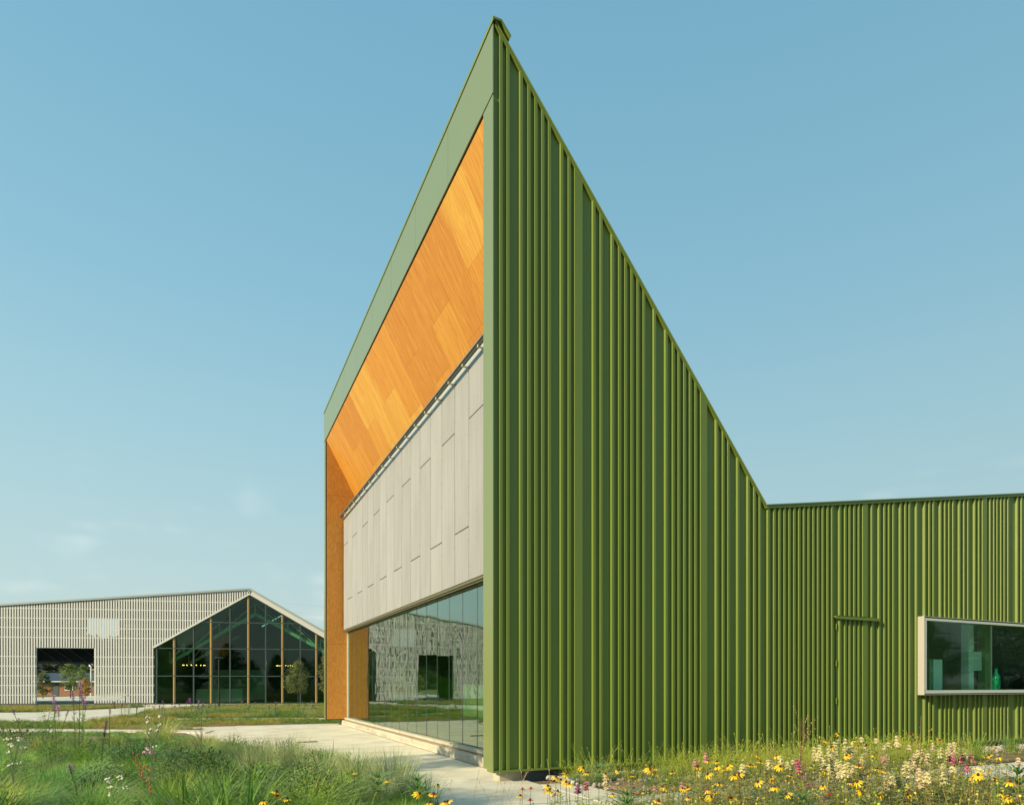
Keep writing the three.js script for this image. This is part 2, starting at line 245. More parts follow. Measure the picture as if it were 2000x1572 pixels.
{
  const H = [.235, 3.16, 6.09, 8.97];
  for (let i = 0; i < 4; i++) {
    const y0 = H[i] + (i ? .003 : 0), y1 = i < 3 ? H[i + 1] - .003 : 99, pts = [];
    const s0 = .035, s1 = 1.62, top = s => Math.min(y1, SOF(s) - .03);
    pts.push([s0, y0]); const sEnd = SOF(s1) - .03 > y0 ? s1 : .0 - (y0 + .03 - 11.118) / 1.87; pts.push([sEnd, y0]);
    if (SOF(s1) - .03 > y0) pts.push([s1, top(s1)]);
    const sk = .0 - (y1 + .03 - 11.118) / 1.87; if (sk > s0 && sk < s1) pts.push([sk, y1]);
    pts.push([s0, top(s0)]);
    const g = extr(pts, -16.64, -16.6); { const u = g.attributes.uv; for (let k = 0; k < u.count; k++) u.setXY(k, u.getX(k) * .9 + i * .37, u.getY(k) + i * 1.3); }
    part('plywood_sheet', g, M.ply[i % 3]);
  }
  part('base_angle', box(.0, .70, .205, .235, -16.66, -16.598), M.darkMetal);
  part('foot_post', box(.56, .62, -.02, .205, -16.68, -16.62), M.darkMetal);
  // soffit sheets laid in staggered courses down the slope
  const ang = -Math.atan(1.87), dir = [Math.cos(ang), Math.sin(ang)], r = mulberry(5), w = 1.162;
  for (let c = 0; c < 14; c++) {
    const t0 = .41 + c * w, t1 = Math.min(t0 + w, 16.6), cuts = [0, c % 2 ? 1.25 : 2.18, 3.5];
    for (let k = 0; k < 2; k++) {
      const a = cuts[k] + .0015, b = cuts[k + 1] - .0015, g = new THREE.BoxGeometry(b - a, .018, t1 - t0 - .003); uvm(g, 0, 0);
      const u = g.attributes.uv, ou = r() * 9, ov = r() * 9; for (let q = 0; q < u.count; q++) { const x = u.getX(q), y = u.getY(q); u.setXY(q, y + ou, x + ov); }
      g.rotateZ(ang); const m = (a + b) / 2; g.translate(.012 + dir[0] * m, SOF(.012) + dir[1] * m, -(t0 + t1) / 2); part('soffit_sheet', g, M.wood[Math.floor(r() * 4)]);
    }
  }
  part('fascia_gap', box(-.022, -.003, 12.237, 12.265, -T1, -.0), M.dark);
}
// cement board screen, clerestory strip, brackets
{
  const r = mulberry(77), top = 8.0, bot = 3.725, e = [.415]; for (let i = 17; i >= 0; i--) { const t = 15.606 - i * .8526; if (t > .5) e.push(t); } e.push(16.46);
  for (let c = 0; c < e.length - 1; c++) {
    const even = (e.length - 2 - c) % 2 === 0, cut = even ? 7.01 : 4.82, w = e[c + 1] - e[c];
    for (const [y0, y1] of [[bot, cut - .011], [cut + .011, top]]) {
      const g = box(.645, .657, y0, y1, -e[c + 1] + .007, -e[c] - .007), u = g.attributes.uv;
      for (let q = 0; q < u.count; q++) u.setXY(q, (u.getX(q) + e[c + 1]) / w, (u.getY(q) - y0) / 3.2);
      part('wall_panel', g, M.cement[Math.floor(r() * 9)]);
    }
    part('bracket', mergeGeometries([box(.50, .66, 8.045, 8.065, -e[c + 1] - .02, -e[c + 1] + .02), box(.495, .515, 8.045, 8.10, -e[c + 1] - .02, -e[c + 1] + .02)]), M.bracket);
    part('clerestory_pane', box(.668, .678, 8.012, 8.285, -e[c + 1] + .003, -e[c] - .003), M.glassStrip);
  }
  part('panel_backing', box(.664, .82, 3.76, 7.99, -16.5, -.415), M.dark);
  part('top_channel', box(.525, .55, 8.075, 8.172, -16.56, -.415), M.channel);
  part('channel_lip', box(.505, .524, 8.168, 8.20, -16.56, -.415), M.lip);
  part('head_beam', mergeGeometries([box(.664, .84, 3.665, 3.757, -16.56, -.415), box(.70, .72, 3.63, 3.664, -16.56, -.415), box(.80, .86, 3.62, 3.664, -16.56, -.415)]), M.olive);
}
// full height glazing and its concrete base
{
  const r = mulberry(9), e = [.43]; for (let k = -2; k <= 15; k++) e.push(2.828 + .867 * k); e.push(16.58);
  for (let i = 0; i < e.length - 1; i++) {
    const w = e[i + 1] - e[i] - .014, g = box(-.005, .005, -1.66, 1.66, -w / 2, w / 2, r() * 7, r() * 7), o = part('glass_pane', g, M.glassFront);
    o.position.set(.838, 1.955, -(e[i] + e[i + 1]) / 2); o.rotation.y = (r() - .5) * .004; o.rotation.z = (r() - .5) * .002;
    part('glass_joint', box(.832, .844, .29, 3.62, -e[i + 1] - .011, -e[i + 1] + .011), M.mullion);
  }
  part('door_rail', box(.825, .83, .66, .69, -1.95, -1.1), M.dark);
  part('corner_post', box(.80, .86, .27, 3.66, -16.6, -16.56), M.trimPale);
  part('sill', box(.70, .86, .222, .285, -16.6, -.41, .3, .2), M.kerb);
  part('sill_groove', box(.71, .86, .185, .2215, -16.6, -.41), M.joint);
  for (let t = .41, k = 0; t < 16.6; t += 1.62, k++) {
    part('base_block', box(.60, .86, .10, .184, -Math.min(t + 1.615, 16.75), -t, k * 1.7, k * .7), M.kerb);
    part('base_block', box(.592, .86, .012, .0985, -Math.min(t + 2.2, 16.75), -Math.max(.41, t + .59), k * 2.1, k * .3), M.kerb);
  }
  part('base_joint', box(.584, .86, -.02, .0115, -16.75, -.41), M.joint);
  // what stands behind the glass
  part('floor', box(.861, 5.85, .0, .26, -T1 + .2, -.42), M.inFloor);
  part('partition', box(5.7, 5.85, .2, 4.9, -T1 + .2, -.25), std({ color: lin(.30, .31, .26), roughness: .9 }));
  part('lining', box(.88, 5.7, .26, 4.0, -.39, -.26), M.inWall);
  part('ceiling', box(.83, 5.7, 4.0, 4.1, -T1 + .2, -.42), M.inWall);
}
// window box on the long wall
{
  const w = thing('window', null, null, null, hall); w.name = 'window';
  const X0 = 10.625, X1 = 15.95, Y0 = 1.35, Y1 = 3.155, z = .155;
  mesh('frame', mergeGeometries([box(X0, X0 + .012, Y0, Y1, -.25, z), box(X1 - .012, X1, Y0, Y1, -.25, z), box(X0 + .012, X1 - .012, Y1 - .012, Y1, -.25, z), box(X0 + .012, X1 - .012, Y0, Y0 + .012, -.25, z)]), M.frame, w);
  mesh('frame', mergeGeometries([box(X0 + .016, X0 + .092, Y0 + .035, Y1 - .04, z - .05, z - .006), box(X1 - .092, X1 - .016, Y0 + .035, Y1 - .04, z - .05, z - .006), box(X0 + .092, X1 - .092, Y1 - .095, Y1 - .04, z - .05, z - .006), box(X0 + .092, X1 - .092, Y0 + .035, Y0 + .108, z - .05, z - .006)]), M.trimPale, w);
  mesh('groove', mergeGeometries([box(X0 + .012, X1 - .012, Y1 - .04, Y1 - .0125, z - .05, z - .03), box(X0 + .012, X1 - .012, Y0 + .0125, Y0 + .035, z - .05, z - .03)]), M.dark, w);
  for (const [a, b] of [[X0 + .09, 13.225], [13.255, X1 - .09]]) mesh('glass_pane', box(a, b, Y0 + .105, Y1 - .09, z - .035, z - .025, a, 1), M.glassWindow, w);
  mesh('mullion', box(13.225, 13.255, Y0 + .1, Y1 - .09, z - .045, z - .012), M.mullion, w);
  mesh('inner_sill', box(X0 + .02, X1 - .02, Y0 + .07, Y0 + .104, -.9, z - .06), M.white, w);
  // the room behind, lit by a roof light
  part('floor', box(5.86, END - .2, .0, .3, -2.5, -.26), M.inFloor);
  for (const [a, b, z0, z1] of [[5.86, 11.5, -2.5, -.26], [11.5, 20, -.5, -.26], [20, END - .2, -2.5, -.26]]) part('ceiling', box(a, b, 3.45, 3.55, z0, z1), M.inWall);
  part('partition', box(5.86, END - .2, .3, 3.45, -2.6, -2.5), std({ color: lin(.32, .30, .15), roughness: .9 }));
  part('shaft_lining', extr([[11.5, 3.56], [20, 3.56], [20, roofY(20) - .2], [11.5, roofY(11.5) - .2]], -2.59, -2.55), M.white);
  part('partition', box(10.2, 10.3, .3, 3.45, -2.49, -.26), M.inWall);
  part('partition', box(17.3, 17.4, .3, 3.45, -2.49, -1.1), M.hallWall);
  part('interior_column', box(14.61, 14.84, .3, 3.45, -1.4, -1.2), M.white);
  part('interior_column', box(15.36, 15.59, .3, 3.45, -1.4, -1.2), std({ color: lin(.34, .36, .18) }));
  part('wall_board', box(14.9, 15.32, 1.97, 2.5, -1.30, -1.27), M.white);
  part('door_frame', box(14.86, 14.895, .3, 3.0, -1.35, -1.25), M.dark);
  part('cabinet', box(13.09, 13.46, .3, 2.25, -1.6, -1.2), M.white); part('cabinet', box(12.92, 13.0, .3, 2.25, -1.6, -1.2), std({ color: lin(.34, .36, .18) })); part('cabinet', box(13.001, 13.089, .3, 2.2, -1.6, -1.25), M.slate);
  part('work_top', box(16.3, 17.29, .9, 1.9, -1.6, -1.2), M.slate);
  const lathe = (pts, m, name, label, cat, s, y, zz) => { const o = mesh(name, new THREE.LatheGeometry(pts.map(p => new THREE.Vector2(...p)), 24), m, scene); o.position.copy(hall.localToWorld(new THREE.Vector3(s, y, zz))); return tag(o, label, cat); };
  hall.updateMatrixWorld(true);
  lathe([[0, 0], [.085, 0], [.09, .02], [.09, .29], [.075, .36], [.035, .42], [.028, .45], [.028, .52], [.034, .525], [.034, .54], [.0, .54]], std({ color: lin(.01, .30, .20), roughness: .25, map: texture(64, (u, v) => .5 + .5 * hash(Math.floor(u * 24), Math.floor(v * 40), 3)) }), 'bottle', 'tall turquoise speckled bottle standing on the inner sill of the box window', 'bottle', 13.86, Y0 + .1045, -.1);
  lathe([[0, 0], [.10, 0], [.19, .36], [.18, .36], [.09, .02], [0, .02]], M.dark, 'flower_pot', 'dark flared pot on the window sill right of the turquoise bottle', 'pot', 14.4, Y0 + .1045, -.25);
}
// ---------------------------------------------------------------- the slatted pavilion with the glazed gable, far left
const FT = 9.7 * Math.PI / 180, FO = [-39.46, 50];
function F(px, py, z = 0) {                                        // bearing to facade coordinates (along, up) on the plane z in front of it
  const k = (px - CX) / FOCAL, ox = FO[0] + z * Math.sin(FT), od = FO[1] - z * Math.cos(FT);
  const u = -(ox - k * od) / (Math.cos(FT) - k * Math.sin(FT)), d = od + u * Math.sin(FT);
  return [u, EYE + (HORIZON - py) / FOCAL * d];
}
const pav = thing('slatted_pavilion', 'long pavilion clad in pale vertical slats with a dark glazed gable', 'building');
pav.position.set(FO[0], 0, -FO[1]); pav.rotation.y = FT;
{
  const part = (n, g, m, p = pav) => mesh(n, g, m, p);
  const apex = F(488, 1150), roofL = F(0, 1181), gl = F(301, 1265), ga = F(488, 1160), opL = F(71, 1265), opR = F(183.5, 1265);
  const roofTop = u => lerp(roofL[1], apex[1], (u - roofL[0]) / (apex[0] - roofL[0]));
  const glassTop = u => u < ga[0] ? lerp(gl[1], ga[1], (u - gl[0]) / (ga[0] - gl[0])) : lerp(ga[1], F(640, 1246)[1], (u - ga[0]) / (F(640, 1246)[0] - ga[0]));
  const U0 = -26, base = .12, UR = F(690, 1300)[0];
  // slats, each its own board
  const unit = new THREE.BoxGeometry(1, 1, 1), pitch = .1862, sw = .108;
  for (let u = U0; u < apex[0] - .06; u += pitch) {
    const c = u + sw / 2, top = roofTop(c) - .14; let segs;
    if (c > gl[0]) segs = [[glassTop(c) + .12, top]];
    else if (c > opL[0] && c < opR[0]) segs = [[opL[1] + .02, top]]; else segs = [[base, top]];
    for (const [y0, y1] of segs) if (y1 > y0 + .05) { const o = part('slat', unit, M.slat); o.position.set(c, (y0 + y1) / 2, .05); o.scale.set(sw, y1 - y0, .05); }
  }
  const railY = [1170.9, 1189.5, 1208.4, 1226.9, 1245.6, 1282.7, 1301.2, 1319.8, 1338.6, 1357.2].map(y => F(150, y)[1]);
  for (const y of railY) {
    const runs = y > opL[1] ? [[U0, apex[0]]] : [[U0, opL[0]], [opR[0], gl[0]]];
    for (let [a, b] of runs) {
      if (y > gl[1]) { const f = (y + .10 - gl[1]) / (ga[1] - gl[1]); b = Math.min(b, gl[0] + f * (ga[0] - gl[0]) - .1); a = Math.max(a, y + .2 > roofL[1] ? roofL[0] + (y + .16 - roofL[1]) / (apex[1] - roofL[1]) * (apex[0] - roofL[0]) : a); }
      if (b > a) part('rail', box(a, b, y - .036, y + .036, .028, .062), M.slat);
    }
  }
  part('opening_head', box(opL[0], opR[0], opL[1] - .02, opL[1] + .07, -.03, .03), M.slat);
  part('opening_jamb', box(opL[0] - .05, opL[0], base, opL[1], -.03, .03), M.slat); part('opening_jamb', box(opR[0], opR[0] + .05, base, opR[1], -.03, .03), M.slat);
  for (const [a, b] of [[U0, opL[0]], [opR[0], gl[0] - .02]]) part('plinth', box(a, b, -.4, base - .01, -.2, .06), M.slate);
  part('plinth', box(opL[0] + .01, opR[0] - .01, -.4, -.03, -.2, .02), M.slate);
  part('diagonal_trim', rod([gl[0] - .05, gl[1] + .02, .05], [ga[0], ga[1] + .02, .05], .1, .14), M.slat);
  part('roof_edge', rod([U0, roofTop(U0) - .05, .02], [apex[0] + .02, apex[1] - .03, .02], .34, .15), M.roofMetal);
  part('roof_edge', rod([apex[0] - .02, apex[1] - .03, .02], [UR, F(690, 1266.5)[1], .02], .5, .17), M.roofMetal);
  part('fascia', rod([apex[0] + .1, apex[1] - .33, .06], [UR, F(690, 1266.5)[1] - .33, .06], .08, .38), M.slat);
  part('fascia', rod([apex[0], apex[1] - .58, -.1], [UR, F(690, 1266.5)[1] - .56, -.1], .3, .10), M.dark);
  // timber-coloured posts, mullions, transoms, panes
  const mx = [305, 341, 377.3, 413, 448.5, 486, 518.2, 552.5, 586, 618.8, 651], ty = [1216.3, 1267.4, 1320.6], yb = .06, mu = mx.map(x => F(x, 1300)[0]), tyy = ty.map(y => F(470, y)[1]);
  mx.forEach((x, i) => { const u = mu[i], yt = glassTop(u) - .05; part('mullion', box(u - .05, u + .05, yb, yt, -.14, .0), M.mullion); if (i % 2) part('post', box(u - .145, u - .052, yb, yt - .1, -.066, -.012), M.yellowPost); });
  const cols = [gl[0] + .02, ...mu, UR];
  const levels = [yb, tyy[2], tyy[1], tyy[0], 99];
  for (let i = 0; i < cols.length - 1; i++) {
    const a = cols[i] + .05, b = cols[i + 1] - .05; if (b - a < .08) continue;
    for (let k = 0; k < 4; k++) {
      const y0 = levels[k] + (k ? .03 : .02), y1 = levels[k + 1] - .03, ta = glassTop(a) - .05, tb = glassTop(b) - .05; if (Math.max(ta, tb) < y0 + .05) continue;
      let pts; if (Math.min(ta, tb) >= y1) pts = [[a, y0], [b, y0], [b, y1], [a, y1]];
      else { const poly = [[a, y0], [b, y0]]; const X = y => a + (y - ta) / (tb - ta) * (b - a); if (tb > y0) { poly.push([b, Math.min(tb, y1)]); if (tb > y1) poly.push([X(y1), y1]); } else { poly[1] = [X(y0), y0]; } if (ta > y0) { if (ta > y1) poly.push([X(y1), y1]); poly.push([a, Math.min(ta, y1)]); } else poly[0] = [X(y0), y0]; pts = poly; }
      const g = extr(pts, -.075, -.07); { const uu = g.attributes.uv, q = (i * 7 + k * 3) % 5; for (let n = 0; n < uu.count; n++) uu.setXY(n, uu.getX(n) + q * .37, uu.getY(n) + q * .61); } part('glass_pane', g, M.glassHall);
    }
  }
  for (const y of tyy) { const f = y > gl[1] ? gl[0] + (y - gl[1]) / (ga[1] - gl[1]) * (ga[0] - gl[0]) : gl[0]; const gr = glassTop(UR), fr = y > gr ? ga[0] + (ga[1] - y) / (ga[1] - gr) * (UR - ga[0]) : UR; part('transom', box(f, fr, y - .035, y + .035, -.12, -.01), M.mullion); }
  part('sill', box(gl[0], UR, -.05, yb, -.3, .08), M.mullion);
  part('apron', box(gl[0] - .5, UR, -.12, -.0, .09, 1.2), M.concretePale);
  // hall behind the glass
  const zb = -15;
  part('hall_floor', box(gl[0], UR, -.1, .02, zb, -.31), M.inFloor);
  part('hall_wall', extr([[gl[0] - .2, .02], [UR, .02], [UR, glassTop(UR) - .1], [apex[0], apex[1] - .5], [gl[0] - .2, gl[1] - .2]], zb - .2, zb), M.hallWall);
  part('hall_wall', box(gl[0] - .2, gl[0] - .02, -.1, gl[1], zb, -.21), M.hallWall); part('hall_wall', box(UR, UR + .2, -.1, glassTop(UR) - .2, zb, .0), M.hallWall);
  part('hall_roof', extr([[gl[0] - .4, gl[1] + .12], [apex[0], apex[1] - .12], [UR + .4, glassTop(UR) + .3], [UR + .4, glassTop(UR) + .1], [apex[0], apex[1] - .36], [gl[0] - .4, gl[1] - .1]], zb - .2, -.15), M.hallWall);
  for (const z of [-2.2, -7]) {
    const top = u => glassTop(u) - .45, low = u => glassTop(u) - 1.35, us = [gl[0] + .4, mu[1], mu[3], mu[5], mu[7], mu[9], UR - .2];
    for (let i = 0; i < us.length - 1; i++) { part('truss_chord', rod([us[i], low(us[i]), z], [us[i + 1], low(us[i + 1]), z], .2, .24), M.truss); part('truss_web', rod([us[i], top(us[i]), z], [us[i], low(us[i]), z], .09), M.truss); part('truss_web', rod([us[i], i < 3 ? low(us[i]) : top(us[i]), z], [us[i + 1], i < 3 ? top(us[i + 1]) : low(us[i + 1]), z], .09), M.truss); }
  }
  const bar = F(330, 1345); part('counter', box(gl[0] + .6, gl[0] + 4.6, .02, 1.15, -9, -8.4), M.white); part('shelf_wall', box(gl[0] + .6, gl[0] + 6, .02, 3.0, -12.2, -12), M.inWall);
  for (let k = 0; k < 3; k++) part('shelf', box(gl[0] + 2.2, gl[0] + 4.4, 1.3 + k * .5, 1.34 + k * .5, -11.99, -11.6), M.yellowPost);
  // open breezeway left of the hall: sloping roof with a gap, dark ends
  const zr = -13, y0 = roofTop(5) - .3, y1 = 3.55, rise = (y0 - y1) / 13, H = z => y0 + z * rise;
  const gapA = F(168, 1240, -5)[0], gapB = F(238, 1240, -6)[0];
  const roofPiece = (a, b, za, zc, a2 = a, b2 = b) => { const Q = (u, z) => { const h0 = roofTop(u) - .22; return h0 + z * (h0 - y1) / 13; }, p = [[a, Q(a, za), za], [b, Q(b, za), za], [b2, Q(b2, zc), zc], [a2, Q(a2, zc), zc]], up = p.map(q => [q[0], q[1] + .16, q[2]]), g = new THREE.BufferGeometry(), v = [], quad = (A, B, C, D) => v.push(...A, ...B, ...C, ...A, ...C, ...D); quad(...p); quad(...up); for (let i = 0; i < 4; i++) quad(p[i], p[(i + 1) % 4], up[(i + 1) % 4], up[i]); g.setAttribute('position', new THREE.BufferAttribute(new Float32Array(v), 3)); g.computeVertexNormals(); return uvm(g); };
  const g1 = F(172, 1240, -2.6)[0], g2 = F(233, 1240, -2.6)[0], g3 = F(165, 1240, -8.2)[0], g4 = F(233, 1240, -8.2)[0];
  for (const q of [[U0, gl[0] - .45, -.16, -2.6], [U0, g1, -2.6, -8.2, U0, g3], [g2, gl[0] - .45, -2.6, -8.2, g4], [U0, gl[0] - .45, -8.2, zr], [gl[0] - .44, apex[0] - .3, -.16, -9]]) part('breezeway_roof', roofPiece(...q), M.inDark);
  for (let z = -2; z > zr; z -= 1.6) for (const [a, b] of z < -2.6 && z > -8.2 ? [[U0, Math.min(g1, g3)], [Math.max(g2, g4), gl[0] - .25]] : [[U0, gl[0] - .25]]) part('purlin', rod([a, H(z) - .12, z], [b, H(z) - .12, z], .08, .2), M.slate);
  for (let u = opL[0] - 4; u < Math.min(g1, g3); u += 1.2) part('rafter', rod([u, H(-.4) - .3, -.4], [u, H(zr) - .3, zr], .06, .12), M.slate);
  const bl = F(52, 1330, zr)[0], br = F(246, 1330, zr)[0];
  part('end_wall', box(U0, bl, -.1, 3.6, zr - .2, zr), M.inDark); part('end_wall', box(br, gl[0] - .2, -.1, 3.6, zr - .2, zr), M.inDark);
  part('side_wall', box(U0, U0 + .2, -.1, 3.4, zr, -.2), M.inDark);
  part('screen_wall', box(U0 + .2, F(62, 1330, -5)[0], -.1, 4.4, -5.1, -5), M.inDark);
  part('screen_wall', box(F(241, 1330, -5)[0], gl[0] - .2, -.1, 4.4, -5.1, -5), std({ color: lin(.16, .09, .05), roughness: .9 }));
  part('breezeway_floor', box(U0, gl[0] - .2, -.2, -.02, zr - .3, -.21), M.concrete);
  // chandeliers: dark rings with small lit candles
  const chand = (px, py, label) => {
    const [u, y] = F(px, py, -4), c = thing('chandelier', label, 'chandelier'); pav.updateMatrixWorld(true); c.position.copy(pav.localToWorld(new THREE.Vector3(u, y, -4)));
    mesh('ring', mergeGeometries([new THREE.TorusGeometry(.85, .06, 8, 40).rotateX(Math.PI / 2), new THREE.TorusGeometry(.6, .04, 8, 32).rotateX(Math.PI / 2).translate(0, -.14, 0)]), M.dark, c);
    mesh('hanging_rod', new THREE.CylinderGeometry(.015, .015, 2.2, 6).translate(0, 1.1, 0), M.dark, c);
    const lamp = new THREE.MeshStandardMaterial({ color: 0x000000, emissive: lin(1, .40, .10), emissiveIntensity: 4.0 });
    for (let k = 0; k < 14; k++) mesh('candle_bulb', new THREE.SphereGeometry(.042, 8, 6).translate(.85 * Math.cos(k / 14 * 6.283), .12, .85 * Math.sin(k / 14 * 6.283)), lamp, c);
    const l = new THREE.PointLight(lin(1, .6, .28), 5, 12); l.castShadow = true; l.position.set(0, .3, 0); l.name = 'candle_light'; c.add(l);
  };
  chand(378, 1302, 'ring chandelier of small warm lights behind the left part of the glazed gable');
  chand(560, 1303, 'ring chandelier of small warm lights behind the glass above the young tree');
  { // folded orange banner hanging inside
    const g = new THREE.PlaneGeometry(1.9, 2.6, 24, 30), p = g.attributes.position; for (let i = 0; i < p.count; i++) { const x = p.getX(i), y = p.getY(i), k = 1 - .32 * Math.abs(y) - .25 * Math.sin(y * 3 + 1); p.setXYZ(i, x * k + .3 * Math.sin(y * 1.7), y + .1 * Math.sin(x * 5), .28 * Math.sin(x * 6 + y * 2)); }
    g.computeVertexNormals(); const [u, y] = F(432, 1252, -5.5), o = mesh('hanging_sculpture', g, std({ color: lin(.60, .12, .02), roughness: .6 }), scene); o.position.copy(pav.localToWorld(new THREE.Vector3(u, y, -5.5))); tag(o, 'orange folded sculpture hanging high behind the glazed gable', 'sculpture');
  }
}
// ---------------------------------------------------------------- foliage helpers
class Leaves {                                                      // gathers many small faces into one geometry
  constructor() { this.p = []; this.c = []; }
  tri(a, b, c, col) { this.p.push(...a, ...b, ...c); for (let i = 0; i < 3; i++) this.c.push(...col); }
  leaf(x, y, z, dx, dy, dz, len, w, col, fold = .25) {              // a pointed leaf from x,y,z along dx,dy,dz
    const l = Math.hypot(dx, dy, dz) || 1; dx /= l; dy /= l; dz /= l;
    let sx = dz, sy = 0, sz = -dx; const sl = Math.hypot(sx, sz); if (sl < 1e-3) { sx = 1; sz = 0; } else { sx /= sl; sz /= sl; }
    const ux = sy * dz - sz * dy, uy = sz * dx - sx * dz, uz = sx * dy - sy * dx, m = .45, f = fold * w;
    const A = [x, y, z], M1 = [x + dx * len * m, y + dy * len * m, z + dz * len * m], T = [x + dx * len, y + dy * len - len * .06, z + dz * len];
    const Lf = [M1[0] + sx * w + ux * f, M1[1] + sy * w + uy * f, M1[2] + sz * w + uz * f], Rt = [M1[0] - sx * w + ux * f, M1[1] - sy * w + uy * f, M1[2] - sz * w + uz * f];
    this.tri(A, Lf, T, col); this.tri(A, T, Rt, col);
  }
  blade(x, y, z, az, lean, h, w, col, seg = 4, droop = 1.7, tipCol) { // an arching grass blade
    const ca = Math.cos(az), sa = Math.sin(az); let pl, pr;
    for (let i = 0; i <= seg; i++) {
      const t = i / seg, r = lean * h * Math.pow(t, droop), yy = h * t * (1 - .28 * lean * t * t), ww = w * (1 - t * t * .97) * .5;
      const X = x + ca * r, Y = y + yy, Z = z + sa * r, l = [X - sa * ww, Y, Z + ca * ww], q = [X + sa * ww, Y, Z - ca * ww];
      if (i) { const cc = tipCol ? col.map((v, k) => lerp(v, tipCol[k], t)) : col; this.tri(pl, pr, q, cc); if (i < seg) this.tri(pl, q, l, cc); }
      pl = l; pr = q;
    }
  }
  ball(x, y, z, r, col, n = 6, sy = 1) {
    const P = (i, j) => { const a = i / n * 6.2832, b = (j / 4 - .5) * Math.PI; return [x + r * Math.cos(a) * Math.cos(b), y + r * sy * Math.sin(b), z + r * Math.sin(a) * Math.cos(b)]; };
    for (let i = 0; i < n; i++) for (let j = 0; j < 4; j++) { const a = P(i, j), b = P(i + 1, j), c = P(i + 1, j + 1), d = P(i, j + 1); if (j) this.tri(a, b, c, col); if (j < 3) this.tri(a, c, d, col); }
  }
  stem(pts, r0, r1, col) { // square rod along points
    for (let i = 0; i < pts.length - 1; i++) {
      const a = pts[i], b = pts[i + 1], ra = lerp(r0, r1, i / (pts.length - 1)), rb = lerp(r0, r1, (i + 1) / (pts.length - 1)), o = [[1, 0], [-.5, .866], [-.5, -.866]];
      for (let k = 0; k < 3; k++) { const [x1, z1] = o[k], [x2, z2] = o[(k + 1) % 3]; const A = [a[0] + x1 * ra, a[1], a[2] + z1 * ra], B = [a[0] + x2 * ra, a[1], a[2] + z2 * ra], C = [b[0] + x2 * rb, b[1], b[2] + z2 * rb], D = [b[0] + x1 * rb, b[1], b[2] + z1 * rb]; this.tri(A, B, C, col); this.tri(A, C, D, col); }
    }
  }
  geo() { const g = new THREE.BufferGeometry(); g.setAttribute('position', new THREE.BufferAttribute(new Float32Array(this.p), 3)); g.setAttribute('color', new THREE.BufferAttribute(new Float32Array(this.c), 3)); g.computeVertexNormals(); return g; }
}
const leafMat = new THREE.MeshPhysicalMaterial({ side: THREE.DoubleSide, vertexColors: true, roughness: 1, transmission: .42, thickness: 0, ior: 1.3 });
const petalMat = std({ vertexColors: true, roughness: .8 });
const tint = (c, r, k = .25) => { const f = 1 + (r() - .5) * 2 * k, h = (r() - .5) * k * .5; return [c[0] * f * (1 + h), c[1] * f, c[2] * f * (1 - h)]; };

function treeGeo(seed, { h, trunk, crownW, crownH, base, n, leaf, col, bark = [.16, .13, .09], lumps = 9, gap = .2, ell = 1 }) {
  const r = mulberry(seed), T = new Leaves(), C = new Leaves(), blobs = [];
  const lean = (r() - .5) * .06 * h;
  T.stem([[0, 0, 0], [lean * .3, h * .35, 0], [lean * .6, h * .65, lean * .2], [lean, h * .93, lean * .3]], trunk, trunk * .25, bark);
  for (let i = 0; i < lumps; i++) {
    const t = (i + .5) / lumps, y = base + crownH * (.06 + .9 * t), env = Math.sin(Math.PI * Math.pow(clamp(.06 + .92 * t), ell)) * crownW * .5, a = i * 2.4 + r() * 1.2, q = env * (.35 + .5 * r()) * (t > .93 ? .2 : 1);
    const c = [lean * t + Math.cos(a) * q, y, Math.sin(a) * q]; blobs.push([c, (.30 + .28 * r()) * Math.min(crownW * .5, crownH * .32) * (t > .85 ? .7 : 1)]);
    const y0 = Math.max(base * .85, y - q * .8 - .15 * h * r()); T.stem([[lean * .5, y0, 0], [c[0] * .6, (y0 + y) / 2 + .03 * h, c[2] * .6], [c[0], y, c[2]]], trunk * .4, trunk * .1, bark);
  }
  for (let i = 0; i < n; i++) {
    const [c, br] = blobs[Math.floor(r() * blobs.length)], a = r() * 6.283, u = r() * 2 - 1, s = Math.sqrt(1 - u * u), q = br * (.45 + .62 * Math.pow(r(), .5)) * (r() < gap ? 1.25 : 1);
    const x = c[0] + Math.cos(a) * s * q, y = c[1] + u * q * .8, z = c[2] + Math.sin(a) * s * q, dx = Math.cos(a) * s + (r() - .5), dy = u * .6 - .25 + (r() - .5) * .8, dz = Math.sin(a) * s + (r() - .5), L = leaf * (.6 + .8 * r());
    C.leaf(x, y, z, dx, dy, dz, L, L * .3, tint(col, r, .32));
  }
  return { trunk: T.geo(), crown: C.geo() };
}
const barkMat = std({ vertexColors: true, roughness: .95 });
function tree(name, label, category, group, px, py, d, geo, s = 1, turn = 0, yBase) {
  const o = thing(name, label, category, group), p = at(px, py, d); o.position.set(p.x, yBase ?? 0, p.z); o.scale.setScalar(s); o.rotation.y = turn;
  mesh('trunk', geo.trunk, barkMat, o); mesh('crown', geo.crown, leafMat, o); return o;
}
